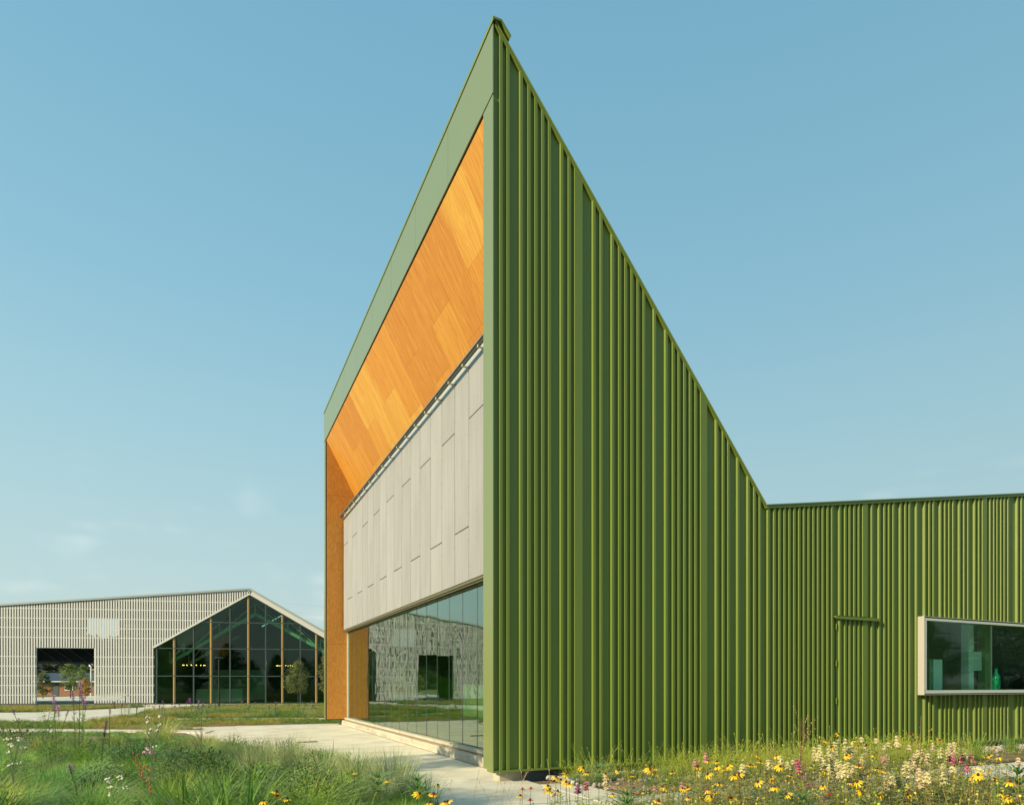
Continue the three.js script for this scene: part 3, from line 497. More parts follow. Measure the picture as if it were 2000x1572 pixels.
// ---------------------------------------------------------------- trees, house, poles round the pavilion
tree('young_tree', 'small young tree with a thin trunk standing in front of the glazed gable', 'tree', null, 581, 1384, 43.3, treeGeo(3, { h: 3.1, trunk: .028, crownW: 1.95, crownH: 2.1, base: 1.0, n: 5200, leaf: .085, col: [.15, .195, .03], lumps: 24, gap: .2, ell: .62 }));
tree('young_tree', 'leafy tree mostly hidden behind the orange wood jamb, twigs showing at its left edge', 'tree', null, 645, 1386, 38, treeGeo(8, { h: 3.6, trunk: .05, crownW: 1.6, crownH: 2.4, base: 1.1, n: 2600, leaf: .13, col: [.15, .17, .03], lumps: 11 }));
tree('young_tree', 'bushy green tree at the left side of the view through the pavilion opening', 'tree', null, 83, 1362, 74, treeGeo(11, { h: 2.9, trunk: .06, crownW: 2.3, crownH: 2.4, base: .5, n: 3000, leaf: .16, col: [.15, .20, .04], lumps: 12 }));
tree('young_tree', 'tallest airy tree in the middle of the pavilion opening', 'tree', null, 137, 1363, 76, treeGeo(12, { h: 4.3, trunk: .06, crownW: 2.8, crownH: 3.2, base: 1.0, n: 2600, leaf: .17, col: [.20, .28, .05], lumps: 13, gap: .4 }));
tree('young_tree', 'green tree beside the utility pole in the pavilion opening', 'tree', null, 160, 1363, 84, treeGeo(13, { h: 4.2, trunk: .06, crownW: 2.4, crownH: 3.4, base: .7, n: 2600, leaf: .17, col: [.20, .28, .05], lumps: 12 }));
tree('young_tree', 'low tree turning orange at the right of the pavilion opening', 'tree', null, 166, 1364, 72, treeGeo(14, { h: 2.3, trunk: .05, crownW: 1.8, crownH: 1.9, base: .4, n: 2200, leaf: .14, col: [.42, .27, .05], lumps: 11 }));
tree('young_tree', 'green tree glimpsed between the pale slats right of the pavilion opening', 'tree', null, 205, 1364, 74, treeGeo(15, { h: 4.0, trunk: .06, crownW: 2.7, crownH: 3.2, base: .6, n: 2600, leaf: .17, col: [.12, .17, .03], lumps: 12 }));
{
  const h = thing('brick_house', 'low brick house with a blue-grey metal roof beyond the pavilion opening', 'house'), p = at(138, 1362, 96); h.position.set(p.x, 0, p.z); h.rotation.y = .12;
  mesh('wall', box(-3.4, 4.2, -.1, 2.0, -3, 2.2), std({ color: lin(.34, .17, .11), roughness: .9, map: texture(128, (u, v) => { const row = Math.floor(v * 16), x = (u * 8 + (row % 2) * .5) % 1, y = (v * 16) % 1; return x < .06 || y < .12 ? [.7, .65, .6] : scale3([1, .95, .9], .7 + .4 * hash(Math.floor(u * 8 + (row % 2) * .5), row, 3)); }) }), h);
  const win = mesh('window', box(.3, 1.4, .7, 1.7, 2.2, 2.24), M.white, h); mesh('pane', box(.4, 1.3, .8, 1.6, 2.241, 2.25), M.dark, win);
  const win2 = mesh('window', box(2.6, 3.6, .7, 1.7, 2.2, 2.24), M.white, h); mesh('pane', box(2.7, 3.5, .8, 1.6, 2.241, 2.25), M.dark, win2);
  mesh('door', box(-1.4, -.5, -.1, 1.9, 2.2, 2.24), M.slate, h);
  const roof = std({ color: lin(.10, .13, .17), roughness: .5, metalness: .3 });
  mesh('roof', rod([.4, 3.2, -.4], [.4, 2.0, 2.9], 8.6, .08), roof, h); mesh('roof', rod([.4, 3.2, -.4], [.4, 2.0, -3.7], 8.6, .08), roof, h);
  for (let k = -10; k <= 10; k++) mesh('roof_seam', rod([.4 + k * .42, 3.26, -.4], [.4 + k * .42, 2.06, 2.9], .04, .06), roof, h);
  mesh('gutter', box(-3.9, 4.7, 1.9, 2.02, 2.85, 2.98), M.white, h);
}
{
  const p = at(177, 1362, 88), o = thing('utility_pole', 'pale utility pole with a white drum at its top in the pavilion opening', 'pole'); o.position.set(p.x, 0, p.z);
  mesh('pole', new THREE.CylinderGeometry(.09, .13, 4.2, 10).translate(0, 2.1, 0), M.slat, o); mesh('drum', new THREE.CylinderGeometry(.24, .24, .5, 14).translate(0, 4.2, 0), M.white, o); mesh('arm', box(0, .7, 3.5, 3.58, -.04, .04), M.slat, o);
}
structure('gravel_yard', flat([[-60, 60], [-60, 92], [10, 92], [10, 60]], -.05), M.concrete);
{ // the wooded hill behind
  const g = new THREE.PlaneGeometry(420, 60, 160, 20), p = g.attributes.position;
  for (let i = 0; i < p.count; i++) { const x = p.getX(i), v = (p.getY(i) + 30) / 60; p.setXYZ(i, x, -1 + 13.5 * Math.sin(v * Math.PI * .5) + 1.6 * fbm(x / 6 + 40, v * 8, 500, 500, 3, 4) * smooth(0, .2, v), -v * 60); }
  g.computeVertexNormals(); uvm(g); const o = structure('wooded_hill', g, std({ color: lin(.022, .04, .018), roughness: 1 })); o.position.set(-60, 0, -150);
  const r = mulberry(71), L = new Leaves(); for (let i = 0; i < 260; i++) { const a = r() * 6.283, u = r() * 2 - 1, s = Math.sqrt(1 - u * u), q = 1.5 * (.6 + .5 * r()); L.leaf(Math.cos(a) * s * q, u * q * 1.1, Math.sin(a) * s * q, Math.cos(a) + r() - .5, u - .2, Math.sin(a) + r() - .5, .7, .25, tint([.03, .05, .018], r, .4)); }
  const m = new THREE.InstancedMesh(L.geo(), leafMat, 1500), M4 = new THREE.Matrix4(), q = new THREE.Quaternion(), sc = new THREE.Vector3();
  for (let i = 0; i < 1500; i++) { const v = r() * .75, x = (r() - .5) * 300; q.setFromEuler(new THREE.Euler(0, r() * 6.28, 0)); const k = .8 + r() * 1.4; M4.compose(new THREE.Vector3(-60 + x, -1 + 13.5 * Math.sin(v * Math.PI * .5) + 1.2, -150 - v * 60), q, sc.set(k, k, k)); m.setMatrixAt(i, M4); }
  m.name = 'hillside_wood'; tag(m, 'dark green wood covering the far hill behind the brick house', 'wood', null, 'stuff'); scene.add(m);
}
{
  const p = at(427, 1385, 42.8), o = thing('street_lamp', 'slim black garden lamp with a flat disc top in front of the glazed gable', 'lamp'); o.position.set(p.x, 0, p.z);
  mesh('pole', new THREE.CylinderGeometry(.042, .055, 3.05, 12).translate(0, 1.525, 0), M.dark, o);
  mesh('neck', new THREE.LatheGeometry([[.03, 3.05], [.05, 3.1], [.035, 3.2], [.06, 3.26], [0, 3.27]].map(q => new THREE.Vector2(...q)), 14), M.darkMetal, o);
  mesh('disc', new THREE.LatheGeometry([[0, 3.36], [.2, 3.35], [.31, 3.31], [.31, 3.29], [.1, 3.27], [0, 3.265]].map(q => new THREE.Vector2(...q)), 24), M.darkMetal, o);
}
{
  const p = at(243, 1394, 42), o = thing('handrail', 'bent grey tube handrail in the planting before the slatted pavilion', 'handrail'); o.position.set(p.x, 0, p.z); o.rotation.y = .6;
  mesh('post', new THREE.CylinderGeometry(.03, .03, .95, 10).translate(.2, .475, 0), M.trimPale, o); mesh('post', tube([[-.55, .02, .3], [-.62, .35, .3], [-.60, .5, .3]], .03, 10, 8), M.darkMetal, o);
  mesh('rail', tube([[.2, .95, 0], [-.1, .8, .1], [-.60, .5, .3]], .03, 12, 8), M.trimPale, o);
}
for (let i = 0; i < 3; i++) { const y = [1183, 1200, 1212][i], A = at(560, y - 4 - i, 130), B = at(760, y + 3, 130), pts = []; for (let k = 0; k <= 16; k++) { const q = A.clone().lerp(B, k / 16); q.y -= 1.2 * Math.sin(k / 16 * Math.PI) * .3; pts.push(q); } tag(mesh('power_line', tube(pts, .010, 24, 4), M.roofMetal, scene), ['uppermost', 'middle', 'lowest'][i] + ' thin power line crossing the sky behind the glazed gable', 'wire', 'power lines behind the glazed gable'); }
// trees behind the viewer: seen as reflections in the glass, one throws its shade on the plaza
{
  const G = [treeGeo(31, { h: 12, trunk: .22, crownW: 8, crownH: 10.5, base: 1.2, n: 5200, leaf: .62, col: [.05, .075, .02], lumps: 22 }), treeGeo(32, { h: 10, trunk: .2, crownW: 7.5, crownH: 9, base: .8, n: 4800, leaf: .62, col: [.06, .085, .02], lumps: 20 })], r = mulberry(6); let proto = [];
  for (let i = 0; i < 38; i++) {
    const side = i > 27, X = side ? 52 + r() * 16 : -88 + i * 5.6 + (r() - .5) * 3, D = side ? -8 + (i - 28) * 5.5 : -42 - (i % 3) * 6 - r() * 4, k = i % 2; let o;
    if (proto[k]) { o = proto[k].clone(); o.name = numbered('tall_tree'); scene.add(o); } else { o = thing('tall_tree', 'tall dark tree in the row behind the viewer, seen only mirrored in the glass', 'tree', 'trees mirrored in the glass'); mesh('trunk', G[k].trunk, barkMat, o); mesh('crown', G[k].crown, leafMat, o); proto[k] = o; }
    o.position.set(X, 0, -D); o.rotation.y = r() * 6.28; o.scale.setScalar(.65 + r() * .4);
  }
  const g = treeGeo(41, { h: 6.2, trunk: .09, crownW: 3.0, crownH: 3.4, base: 2.6, n: 2600, leaf: .22, col: [.08, .12, .03], lumps: 10 }), o = thing('shade_tree', 'tree outside the left edge whose shadow falls on the plaza by the glass', 'tree');
  mesh('trunk', g.trunk, barkMat, o); mesh('crown', g.crown, leafMat, o);
  const q = at(880, 1488, 13.5), k = 4.3 / Math.tan(SUN_EL), h = sunDir.clone().setY(0).normalize(); o.position.set(q.x + h.x * k, 0, q.z + h.z * k);
}
// ---------------------------------------------------------------- planting
const G0 = (py, h) => (EYE - h) * FOCAL / (py - HORIZON);            // distance at which a flower of height h stands on this bearing
const inPoly = (x, y, P) => { let c = false; for (let i = 0, j = P.length - 1; i < P.length; j = i++) if ((P[i][1] > y) !== (P[j][1] > y) && x < (P[j][0] - P[i][0]) * (y - P[i][1]) / (P[j][1] - P[i][1]) + P[i][0]) c = !c; return c; };
function tuft(seed, { n, h, hv = .35, rad, lean, w, col, col2, seg = 4, tip, seeds }) {
  const r = mulberry(seed), L = new Leaves();
  for (let i = 0; i < n; i++) {
    const a = r() * 6.283, q = rad * Math.sqrt(r()), c = tint(r() < .75 || !col2 ? col : col2, r, .28), k = r(), hh = h * (1 - hv * k * k * 2 > .25 ? 1 - hv * k * k * 2 : .3);
    L.blade(Math.cos(a) * q, -.01, Math.sin(a) * q, a + (r() - .5) * 1.6, lean * (.25 + 1.1 * r()), hh, w * (.6 + .7 * r()), c, seg, 1.5 + .8 * r(), tip);
    if (seeds && r() < seeds.p) { const y = hh * (1.3 + 2.0 * r()), dx = Math.cos(a) * q + Math.cos(a) * .06, dz = Math.sin(a) * q + Math.sin(a) * .06; L.stem([[Math.cos(a) * q, 0, Math.sin(a) * q], [dx, y * .6, dz], [dx * 1.6, y, dz * 1.6]], .0016, .0012, seeds.col); L.leaf(dx * 1.6, y - .01, dz * 1.6, dx, .3, dz, .035, .006, seeds.col); }
  }
  return L.geo();
}
function weed(seed, { n, h, rad, col, leafL = .05, leafW = .007, heads, headCol, per = 16, stemCol, from = .12 }) { // branching stems with many small leaves
  const r = mulberry(seed), L = new Leaves();
  for (let i = 0; i < n; i++) {
    const a = r() * 6.283, q = rad * Math.sqrt(r()), hh = h * (.55 + .5 * r()), lx = (r() - .5) * .5 * hh, lz = (r() - .5) * .5 * hh, x = Math.cos(a) * q, z = Math.sin(a) * q, sc = tint(stemCol ?? scale3(col, 1.05), r, .2);
    L.stem([[x, 0, z], [x + lx * .35, hh * .5, z + lz * .35], [x + lx, hh, z + lz]], .0024, .0012, sc);
    for (let k = 0; k < per; k++) { const t = from + (.98 - from) * (k + r() * .6) / per, aa = k * 2.4 + r(); L.leaf(x + lx * t * t, hh * t, z + lz * t * t, Math.cos(aa), .55 - .5 * r(), Math.sin(aa), leafL * (.6 + .7 * r()), leafW * (.7 + .6 * r()), tint(col, r, .35)); }
    if (heads && r() < heads) L.ball(x + lx, hh + .006, z + lz, .006 + .004 * r(), tint(headCol, r, .25), 5);
  }
  return L.geo();
}
function bush(seed, { w, h, n, leafL, leafW, col }) {
  const r = mulberry(seed), L = new Leaves();
  for (let i = 0; i < 26; i++) { const a = r() * 6.283, q = w * .42 * Math.sqrt(r()); L.stem([[0, 0, 0], [Math.cos(a) * q * .4, h * .45, Math.sin(a) * q * .4], [Math.cos(a) * q, h * (.75 + .3 * r()) * (1 - .4 * q / w), Math.sin(a) * q]], .005, .002, [.10, .09, .04]); }
  for (let i = 0; i < n; i++) { const a = r() * 6.283, u = Math.pow(r(), .6), q = w * .5 * Math.sqrt(r()), y = h * (.12 + .88 * u) * (1 - .55 * Math.pow(q / (w * .5), 2)) + .05 * (r() - .5); L.leaf(Math.cos(a) * q, y, Math.sin(a) * q, Math.cos(a) + (r() - .5) * 1.6, .55 + (r() - .5), Math.sin(a) + (r() - .5) * 1.6, leafL * (.6 + .7 * r()), leafW * (.7 + .6 * r()), tint(col, r, .35)); }
  return L.geo();
}
const inst = [];
function scatter(name, label, category, geos, n, place, seed) {     // ground cover nobody could count
  const r = mulberry(seed), lists = geos.map(() => []); let tries = 0, got = 0;
  while (got < n && tries++ < n * 40) { const p = place(r); if (!p) continue; lists[Math.min(geos.length - 1, Math.floor((p.v ?? r()) * geos.length))].push(p); got++; }
  geos.forEach((g, i) => {
    const l = lists[i]; if (!l.length) return; const m = new THREE.InstancedMesh(g, leafMat, l.length), M4 = new THREE.Matrix4(), q = new THREE.Quaternion(), e = new THREE.Euler(), c = new THREE.Color();
    l.forEach((p, k) => { e.set((r() - .5) * .2, r() * 6.283, (r() - .5) * .2); q.setFromEuler(e); const s = p.s ?? 1; M4.compose(new THREE.Vector3(p.x, p.y ?? 0, -p.d), q, new THREE.Vector3(s, s * (.8 + .4 * r()), s)); m.setMatrixAt(k, M4); const b = .8 + .4 * r(); m.setColorAt(k, c.setRGB(...scale3(p.c ?? [1, 1, 1], b))); });
    m.name = numbered(name); tag(m, label, category, null, 'stuff'); scene.add(m);
  });
}
const pxOf = (x, d) => CX + FOCAL * x / d;
// ---- left bed, nearest the viewer
const BED = [[-1.1, 4.2], [-1.15, 8.3], [-2.7, 10.7], [-6.0, 14.7], [-9.6, 19.1], [-10.9, 20.6], [-15, 21.1], [-20, 21.4], [-20, 4.2]];
const GREEN = [.155, .31, .05], BLUEGREEN = [.115, .27, .085], OLIVE = [.32, .34, .065], RUST = [.40, .235, .06], STRAW = [.50, .38, .16], LIME = [.34, .42, .07];
const fine = [0, 1, 2].map(i => tuft(50 + i, { n: 95, h: .42, rad: .13, lean: .75, w: .0085, col: [1, 1, 1], col2: [1.3, 1.15, .8], seg: 4, tip: [1.25, 1.25, .9] }));
const airy = [0, 1].map(i => tuft(60 + i, { n: 70, h: .40, rad: .15, lean: .9, w: .007, col: [1, 1, 1], col2: [1.5, 1.3, .8], seg: 4 }));
function mulch(x, d) { const px = pxOf(x, d); return d > 15.6 && d < 19.6 && px > 15 && px < 215; }
scatter('meadow_grass', 'dense fine blue-green meadow grass filling the bed at lower left', 'grass', fine, 2500, r => {
  const d = 4.6 + 16.6 * Math.pow(r(), .75), x = -17 * r() - .9; if (!inPoly(x, d, BED) || x / d < -.86) return null; const px = pxOf(x, d), nz = fbm(x * .7 + 30, d * .7, 999, 999, 21, 3);
  if (mulch(x, d) && r() > .08) return null; if (px < 110 && d > 10.5 && d < 15 && r() > .25) return null;
  let c = nz > .5 ? BLUEGREEN : GREEN; if (px > 430 && r() < .6) c = [.22, .38, .10]; if (px < 330 && d < 8.2 && nz < .52) c = OLIVE; if (r() < .06) c = LIME;
  return { x, d, y: .04, s: (d > 17.5 ? .26 : d > 11 ? .52 : d > 8.5 ? .68 : .9) * (.7 + .6 * r()), c };
}, 101);
const mound = [0, 1].map(i => tuft(65 + i, { n: 330, h: .52, hv: .25, rad: .12, lean: 1.05, w: .0085, col: [1, 1, 1], col2: [1.3, 1.2, .85], seg: 5, tip: [1.7, 1.55, 1.15] }));
scatter('bunch_grass', 'rounded mounds of fine grass rising out of the left meadow', 'grass', mound, 240, r => {
  const d = 5.2 + 13 * Math.pow(r(), 1.2), x = -14.5 * r() - 1.2; if (!inPoly(x, d, BED) || x / d < -.84 || (mulch(x, d) && r() > .2)) return null; const px = pxOf(x, d), q = r();
  return { x, d, y: .03, s: (d > 16 ? .4 : d > 12 ? .7 : 1.05) * (.65 + .55 * r()), c: px > 420 ? (q < .5 ? [.20, .36, .11] : [.27, .40, .08]) : q < .5 ? [.11, .27, .08] : q < .75 ? [.17, .33, .05] : [.30, .36, .07] };
}, 108);
scatter('meadow_grass', 'rust and straw coloured airy grass among the green at lower left', 'grass', airy, 1500, r => {
  const d = 4.6 + 15.5 * r(), x = -16 * r() - .9; if (!inPoly(x, d, BED) || x / d < -.86) return null; const px = pxOf(x, d); if (mulch(x, d) && r() > .2) return null;
  const rust = px < 95 + 30 * fbm(d, x, 99, 99, 3, 2) && d > 10 && d < 14.5 && r() < .6; if (!rust && r() > .34) return null; return { x, d, y: .04, s: (d > 17.5 ? .25 : d > 11 && !rust ? .55 : .8) * (.75 + .5 * r()), c: rust ? RUST : r() < .5 ? OLIVE : r() < .6 ? LIME : scale3(STRAW, .8) };
}, 102);
const herb = [0, 1].map(i => weed(70 + i, { n: 10, h: .42, rad: .14, col: [1, 1, 1], leafL: .06, leafW: .009, per: 20 }));
const broad = [0, 1].map(i => tuft(75 + i, { n: 26, h: .62, hv: .3, rad: .12, lean: .8, w: .017, col: [1, 1, 1], col2: [1.35, 1.2, .8], seg: 6 }));
const shrubs = [bush(76, { w: .7, h: .52, n: 900, leafL: .06, leafW: .010, col: [1, 1, 1] }), bush(77, { w: .85, h: .46, n: 1000, leafL: .045, leafW: .008, col: [1, 1, 1] }), weed(78, { n: 16, h: .6, rad: .2, col: [1, 1, 1], leafL: .085, leafW: .006, per: 30 })];
scatter('leafy_herbs', 'rounded leafy herbs breaking up the left meadow', 'plants', shrubs, 95, r => { const d = 5.4 + 10 * r(), x = -12 * r() - 1.3; if (!inPoly(x, d, BED) || x / d < -.84 || mulch(x, d)) return null; const q = r(), px = pxOf(x, d); return { x, d, y: .03, s: (d > 12 ? .75 : 1) * (.75 + .55 * r()), c: q < .35 ? [.085, .20, .04] : q < .7 ? [.15, .30, .05] : [.27, .38, .06] }; }, 110);
scatter('broad_grass', 'broad bright grass blades standing out of the near left meadow', 'grass', broad, 80, r => { const d = 5.0 + 6.5 * r(), x = -8.5 * r() - 1.1; if (!inPoly(x, d, BED) || x / d < -.84 || (pxOf(x, d) < 240 && r() > .3)) return null; return { x, d, y: .03, s: .7 + .5 * r(), c: r() < .6 ? [.14, .30, .045] : [.25, .37, .06] }; }, 109);
scatter('meadow_herbs', 'small leafy herbs mixed into the left meadow bed', 'plants', herb, 850, r => { const d = 4.6 + 16 * r(), x = -16 * r() - .9; if (!inPoly(x, d, BED) || x / d < -.86 || (mulch(x, d) && r() > .12)) return null; return { x, d, y: .04, s: (d > 17.5 ? .25 : d > 11 ? .5 : .75) * (.7 + .6 * r()), c: r() < .5 ? [.13, .25, .04] : [.27, .36, .06] }; }, 103);
// ---- far beds
const FAR = [[[-18.2, 27.3], [-19.4, 33.5], [-21.8, 38.5], [-22.4, 48], [-6, 51.2], [4, 52], [8, 34], [-3, 28], [-7.4, 26.9], [-14, 25.1]], [[-10.8, 22.8], [-22, 24], [-22, 27], [-19, 26.6], [-14.4, 25.0]], [[-40, 36], [-28, 38.2], [-26.2, 47], [-42, 45]]];
const nearPath = (x, d) => (x > -18.6 && x < -2 && d > 29.3 + (x + 18.4) * .085 - .1 && d < 30.4 + (x + 18.4) * .085) || (x > -13.6 && x < -2 && d > 37.1 + (x + 13.5) * .1 && d < 38.5 + (x + 13.5) * .1);
const farT = [0, 1, 2].map(i => tuft(80 + i, { n: 46, h: .38, rad: .22, lean: .8, w: .013, col: [1, 1, 1], col2: [1.5, 1.2, .7], seg: 3 }));
scatter('garden_grass', 'yellow-green garden planting between the plaza and the pavilion', 'grass', farT, 9500, r => {
  const d = 22 + 30 * r(), x = -38 + 44 * r(); if (x / d < -.84 || x / d > -.27 || nearPath(x, d) || !FAR.some(P => inPoly(x, d, P))) return null;
  const nz = fbm(x * .5 + 90, d * .35, 999, 999, 33, 3); return { x, d, s: (x > -15 && d < 30.5 ? .42 : .62) * (.5 + .7 * r()), c: nz < .44 ? [.14, .25, .04] : nz < .56 ? [.26, .32, .055] : r() < .3 ? [.42, .29, .09] : [.32, .33, .075] };
}, 104);
// ---- strip along the long wall
const lightT = [0, 1].map(i => tuft(90 + i, { n: 120, h: .15, rad: .17, lean: .9, w: .004, col: [1, 1, 1], col2: [1.25, 1.2, .9], seg: 4, seeds: { p: .07, col: [2.4, 1.9, 1.1] } }));
scatter('strip_grass', 'bright green tufted grass in the strip at the foot of the ribbed wall', 'grass', lightT, 900, r => {
  const s = 1.15 + 12.5 * r(), z = .12 + 1.6 * r(); if (s > 10.2 && r() > .10) return null; const nz = fbm(s * 1.1, z * 1.6, 99, 99, 51, 3); if (nz < .44 && r() > .15) return null; if (s < 1.9 && z > .9) return null; const [x, d] = PN(s, z); return { x, d, y: .04, s: (.55 + .7 * r()) * lerp(.7, 1.3, nz) * (z < .6 ? .65 : 1), c: r() < .45 ? [.17, .265, .05] : r() < .6 ? [.11, .21, .045] : [.24, .27, .07] };
}, 105);
{ // pale stones by the wall
  const g = new THREE.IcosahedronGeometry(.032, 0), r = mulberry(7), m = new THREE.InstancedMesh(g, std({ color: lin(1, 1, 1), roughness: .9 }), 2400), M4 = new THREE.Matrix4(), c = new THREE.Color();
  for (let i = 0; i < 2400; i++) { const s = .9 + Math.pow(r(), 1.2) * 18, z = r() < .65 ? .15 + .6 * r() : .15 + 1.1 * r(), [x, d] = PN(s, z), k = .5 + r(); M4.compose(new THREE.Vector3(x, .05 + .02 * r(), -d), new THREE.Quaternion().setFromEuler(new THREE.Euler(r() * 6, r() * 6, r() * 6)), new THREE.Vector3(k, k * .7, k)); m.setMatrixAt(i, M4); const b = .18 + .26 * r(); m.setColorAt(i, c.setRGB(b, b * .97, b * .86)); }
  m.name = 'gravel'; tag(m, 'pale grey gravel stones along the foot of the ribbed wall', 'gravel', null, 'stuff'); scene.add(m);
}
// ---- right bed, nearest the viewer
const RBED = [[.12, 4.0], [.3, 6.6], [1.3, 7.3], [3.0, 7.6], [6.6, 8.2], [6.6, 4.0]];
const mix = [weed(110, { n: 9, h: .52, rad: .12, col: [1, 1, 1], leafL: .06, leafW: .008, per: 14, heads: .45, headCol: [1.9, 1.7, 1.0], stemCol: [1.5, 1.2, .7] }), weed(111, { n: 11, h: .46, rad: .13, col: [1, 1, 1], leafL: .05, leafW: .010, per: 18, heads: .35, headCol: [1.9, 1.5, .7], stemCol: [1.4, 1.2, .8] }), tuft(112, { n: 60, h: .52, rad: .12, lean: .55, w: .006, col: [1, 1, 1], col2: [1.6, 1.2, .7], seg: 4 })];
scatter('mixed_herbs', 'tangle of dry and green stems and seed heads in the flower bed at lower right', 'plants', mix, 900, r => {
  const d = 4.3 + 5.2 * r(), x = 6.5 * r() + .1; if (!inPoly(x, d, RBED) || x / d > .84) return null; const px = pxOf(x, d); if (d > 6.3 && r() > .45) return null; if (px < 1290 && d > 6.0 && r() > .3) return null; if (px > 1880 && d > 7.2 && r() > .2) return null;
  const q = r(); return { x, d, y: .03, s: .72 + .55 * r() * (px > 1400 ? 1.05 : .8), c: q < .45 ? [.22, .30, .055] : q < .60 ? [.36, .34, .11] : q < .88 ? [.13, .25, .04] : [.48, .40, .18] };
}, 106);
const tall = [weed(120, { n: 8, h: .86, rad: .13, col: [1, 1, 1], leafL: .062, leafW: .010, per: 20, from: .42, heads: .3, headCol: [2.0, 1.8, 1.1], stemCol: [1.35, 1.15, .75] }), weed(121, { n: 7, h: .8, rad: .14, col: [1, 1, 1], leafL: .055, leafW: .007, per: 18, from: .38, heads: .5, headCol: [2.2, 1.9, 1.2], stemCol: [1.5, 1.2, .8] })];
scatter('mixed_herbs', 'tall leafy stems carrying the flowers of the right bed before the path', 'plants', tall, 230, r => {
  const d = 5.6 + 1.9 * r(), x = 6.3 * r() + .1; if (!inPoly(x, d, RBED) || x / d > .80) return null; const px = pxOf(x, d); if (px < 1330 && r() > .25) return null; if (px > 1870 && r() > .3) return null;
  const k = smooth(1250, 1620, px); return { x, d, y: .03, s: lerp(.72, .98, k) * (.8 + .3 * r()), c: r() < .5 ? [.26, .29, .06] : r() < .6 ? [.34, .32, .10] : [.15, .24, .04] };
}, 107);
// ---- single plants
const stems = new Map();
function plant(name, label, cat, group, p, parts, { s = 1, turn = 0, tilt = [0, 0], H = .8 } = {}) {
  const o = thing(name, label, cat, group); o.position.copy(p); o.rotation.set(tilt[0], turn, tilt[1]); o.scale.setScalar(s); if (p.y > 0) { o.scale.y *= (p.y + H) / H; o.position.y = 0; }
  for (const [n, g, m] of parts) mesh(n, g, m ?? leafMat, o); return o;
}
function daisyParts(seed, h, { petals = 11, R = .034, col = [.74, .49, .008], base = [.62, .28, .006], droop = .5, cone = .0115, coneH = 1.25, tiltA = 0, coneCol = [.035, .012, .006] } = {}) {
  const r = mulberry(seed), S = new Leaves(), P = new Leaves(), C = new Leaves(), lx = (r() - .5) * .12, lz = (r() - .5) * .12;
  S.stem([[0, 0, 0], [lx * .3, h * .5, lz * .3], [lx, h, lz]], .0032, .002, [.11, .15, .035]);
  for (let k = 0; k < 7; k++) { const t = .1 + .62 * k / 7, a = k * 2.4 + r(); S.leaf(lx * t * t, h * t, lz * t * t, Math.cos(a), .5, Math.sin(a), .085 * (1.1 - t), .014, tint([.085, .14, .03], r)); }
  const ta = tiltA, ax = r() * 6.283, ct = Math.cos(ta), st = Math.sin(ta), rot = (x, y, z) => { const c = Math.cos(ax), s = Math.sin(ax), u = x * c + z * s, v = -x * s + z * c, u2 = u * ct - y * st, y2 = u * st + y * ct; return [u2 * c - v * s, y2, u2 * s + v * c]; };
  const W = (x, y, z) => { const q = rot(x, y, z); return [lx + q[0], h + q[1], lz + q[2]]; };
  for (let k = 0; k < petals; k++) {
    const a = k / petals * 6.283 + (r() - .5) * .25, L = R * (.82 + .3 * r()), w = R * .20, dr = droop * (.7 + .6 * r()), cc = tint(col, r, .14), cb = tint(base, r, .14), ca = Math.cos(a), sa = Math.sin(a);
    const q = (t, o) => W(ca * (cone * .8 + L * t) - sa * o, .002 - dr * L * t * t, sa * (cone * .8 + L * t) + ca * o);
    const A1 = q(0, w * .4), A2 = q(0, -w * .4), B1 = q(.5, w), B2 = q(.5, -w), D1 = q(.88, w * .7), D2 = q(.88, -w * .7), T = q(1, 0);
    P.tri(A1, A2, B1, cb); P.tri(A2, B2, B1, cb); P.tri(B1, B2, D1, cc); P.tri(B2, D2, D1, cc); P.tri(D1, D2, T, cc);
  }
  const q = W(0, cone * .35, 0); C.ball(q[0], q[1], q[2], cone, coneCol, 8, coneH);
  return [['stem', S.geo()], ['petals', P.geo(), petalMat], ['cone', C.geo(), petalMat]];
}
const DAISY = [0, 1, 2, 3, 4, 5].map(i => daisyParts(200 + i, .8, { petals: 9 + i % 4, droop: .35 + .25 * (i % 3), tiltA: [.1, .5, .8, .3, .65, .2][i], R: .031 + .003 * (i % 3), base: i === 3 ? [.52, .10, .006] : [.72, .40, .006] }));
function flowerAt(px, py, want, rnd) { const h = clamp(want + (rnd() - .5) * .12, .4, 1.3); let d = G0(py, h); d = clamp(d, 5.4, 7.7); const p = at(px, py, d); return p; }
const ORD = ['leftmost', 'second', 'third', 'fourth', 'fifth', 'sixth', 'seventh', 'eighth', 'ninth', 'tenth', 'eleventh', 'twelfth', 'thirteenth', 'fourteenth', 'fifteenth', 'sixteenth', 'seventeenth', 'eighteenth', 'nineteenth', 'twentieth', 'twenty-first', 'twenty-second', 'twenty-third'];
const place = (list, i) => { const k = list.map(q => q[0]).filter((x, j) => x < list[i][0] || (x === list[i][0] && j < i)).length; return k === list.length - 1 ? 'rightmost' : k ? ORD[k] + ' from left' : 'leftmost'; };
let dn = 0;
function daisies(list, label, group, want = .78) {
  const r = mulberry(900 + dn);
  list.forEach(([x, y], i) => { const k = (dn++) % DAISY.length, p = flowerAt(x, y, want, r), h = Math.max(.18, p.y), o = plant('black_eyed_daisy', label + ', ' + place(list, i), 'flower', group, new THREE.Vector3(p.x, 0, p.z), DAISY[k], { turn: r() * 6.28 }); o.scale.set(1, h / .8, 1); const s = .92 + .22 * r(); o.scale.x = o.scale.z = s; o.children[1].scale.y = o.children[2].scale.y = .8 / h * s; for (const c of [1, 2]) o.children[c].position.y = .8 - .8 * o.children[c].scale.y; });
}
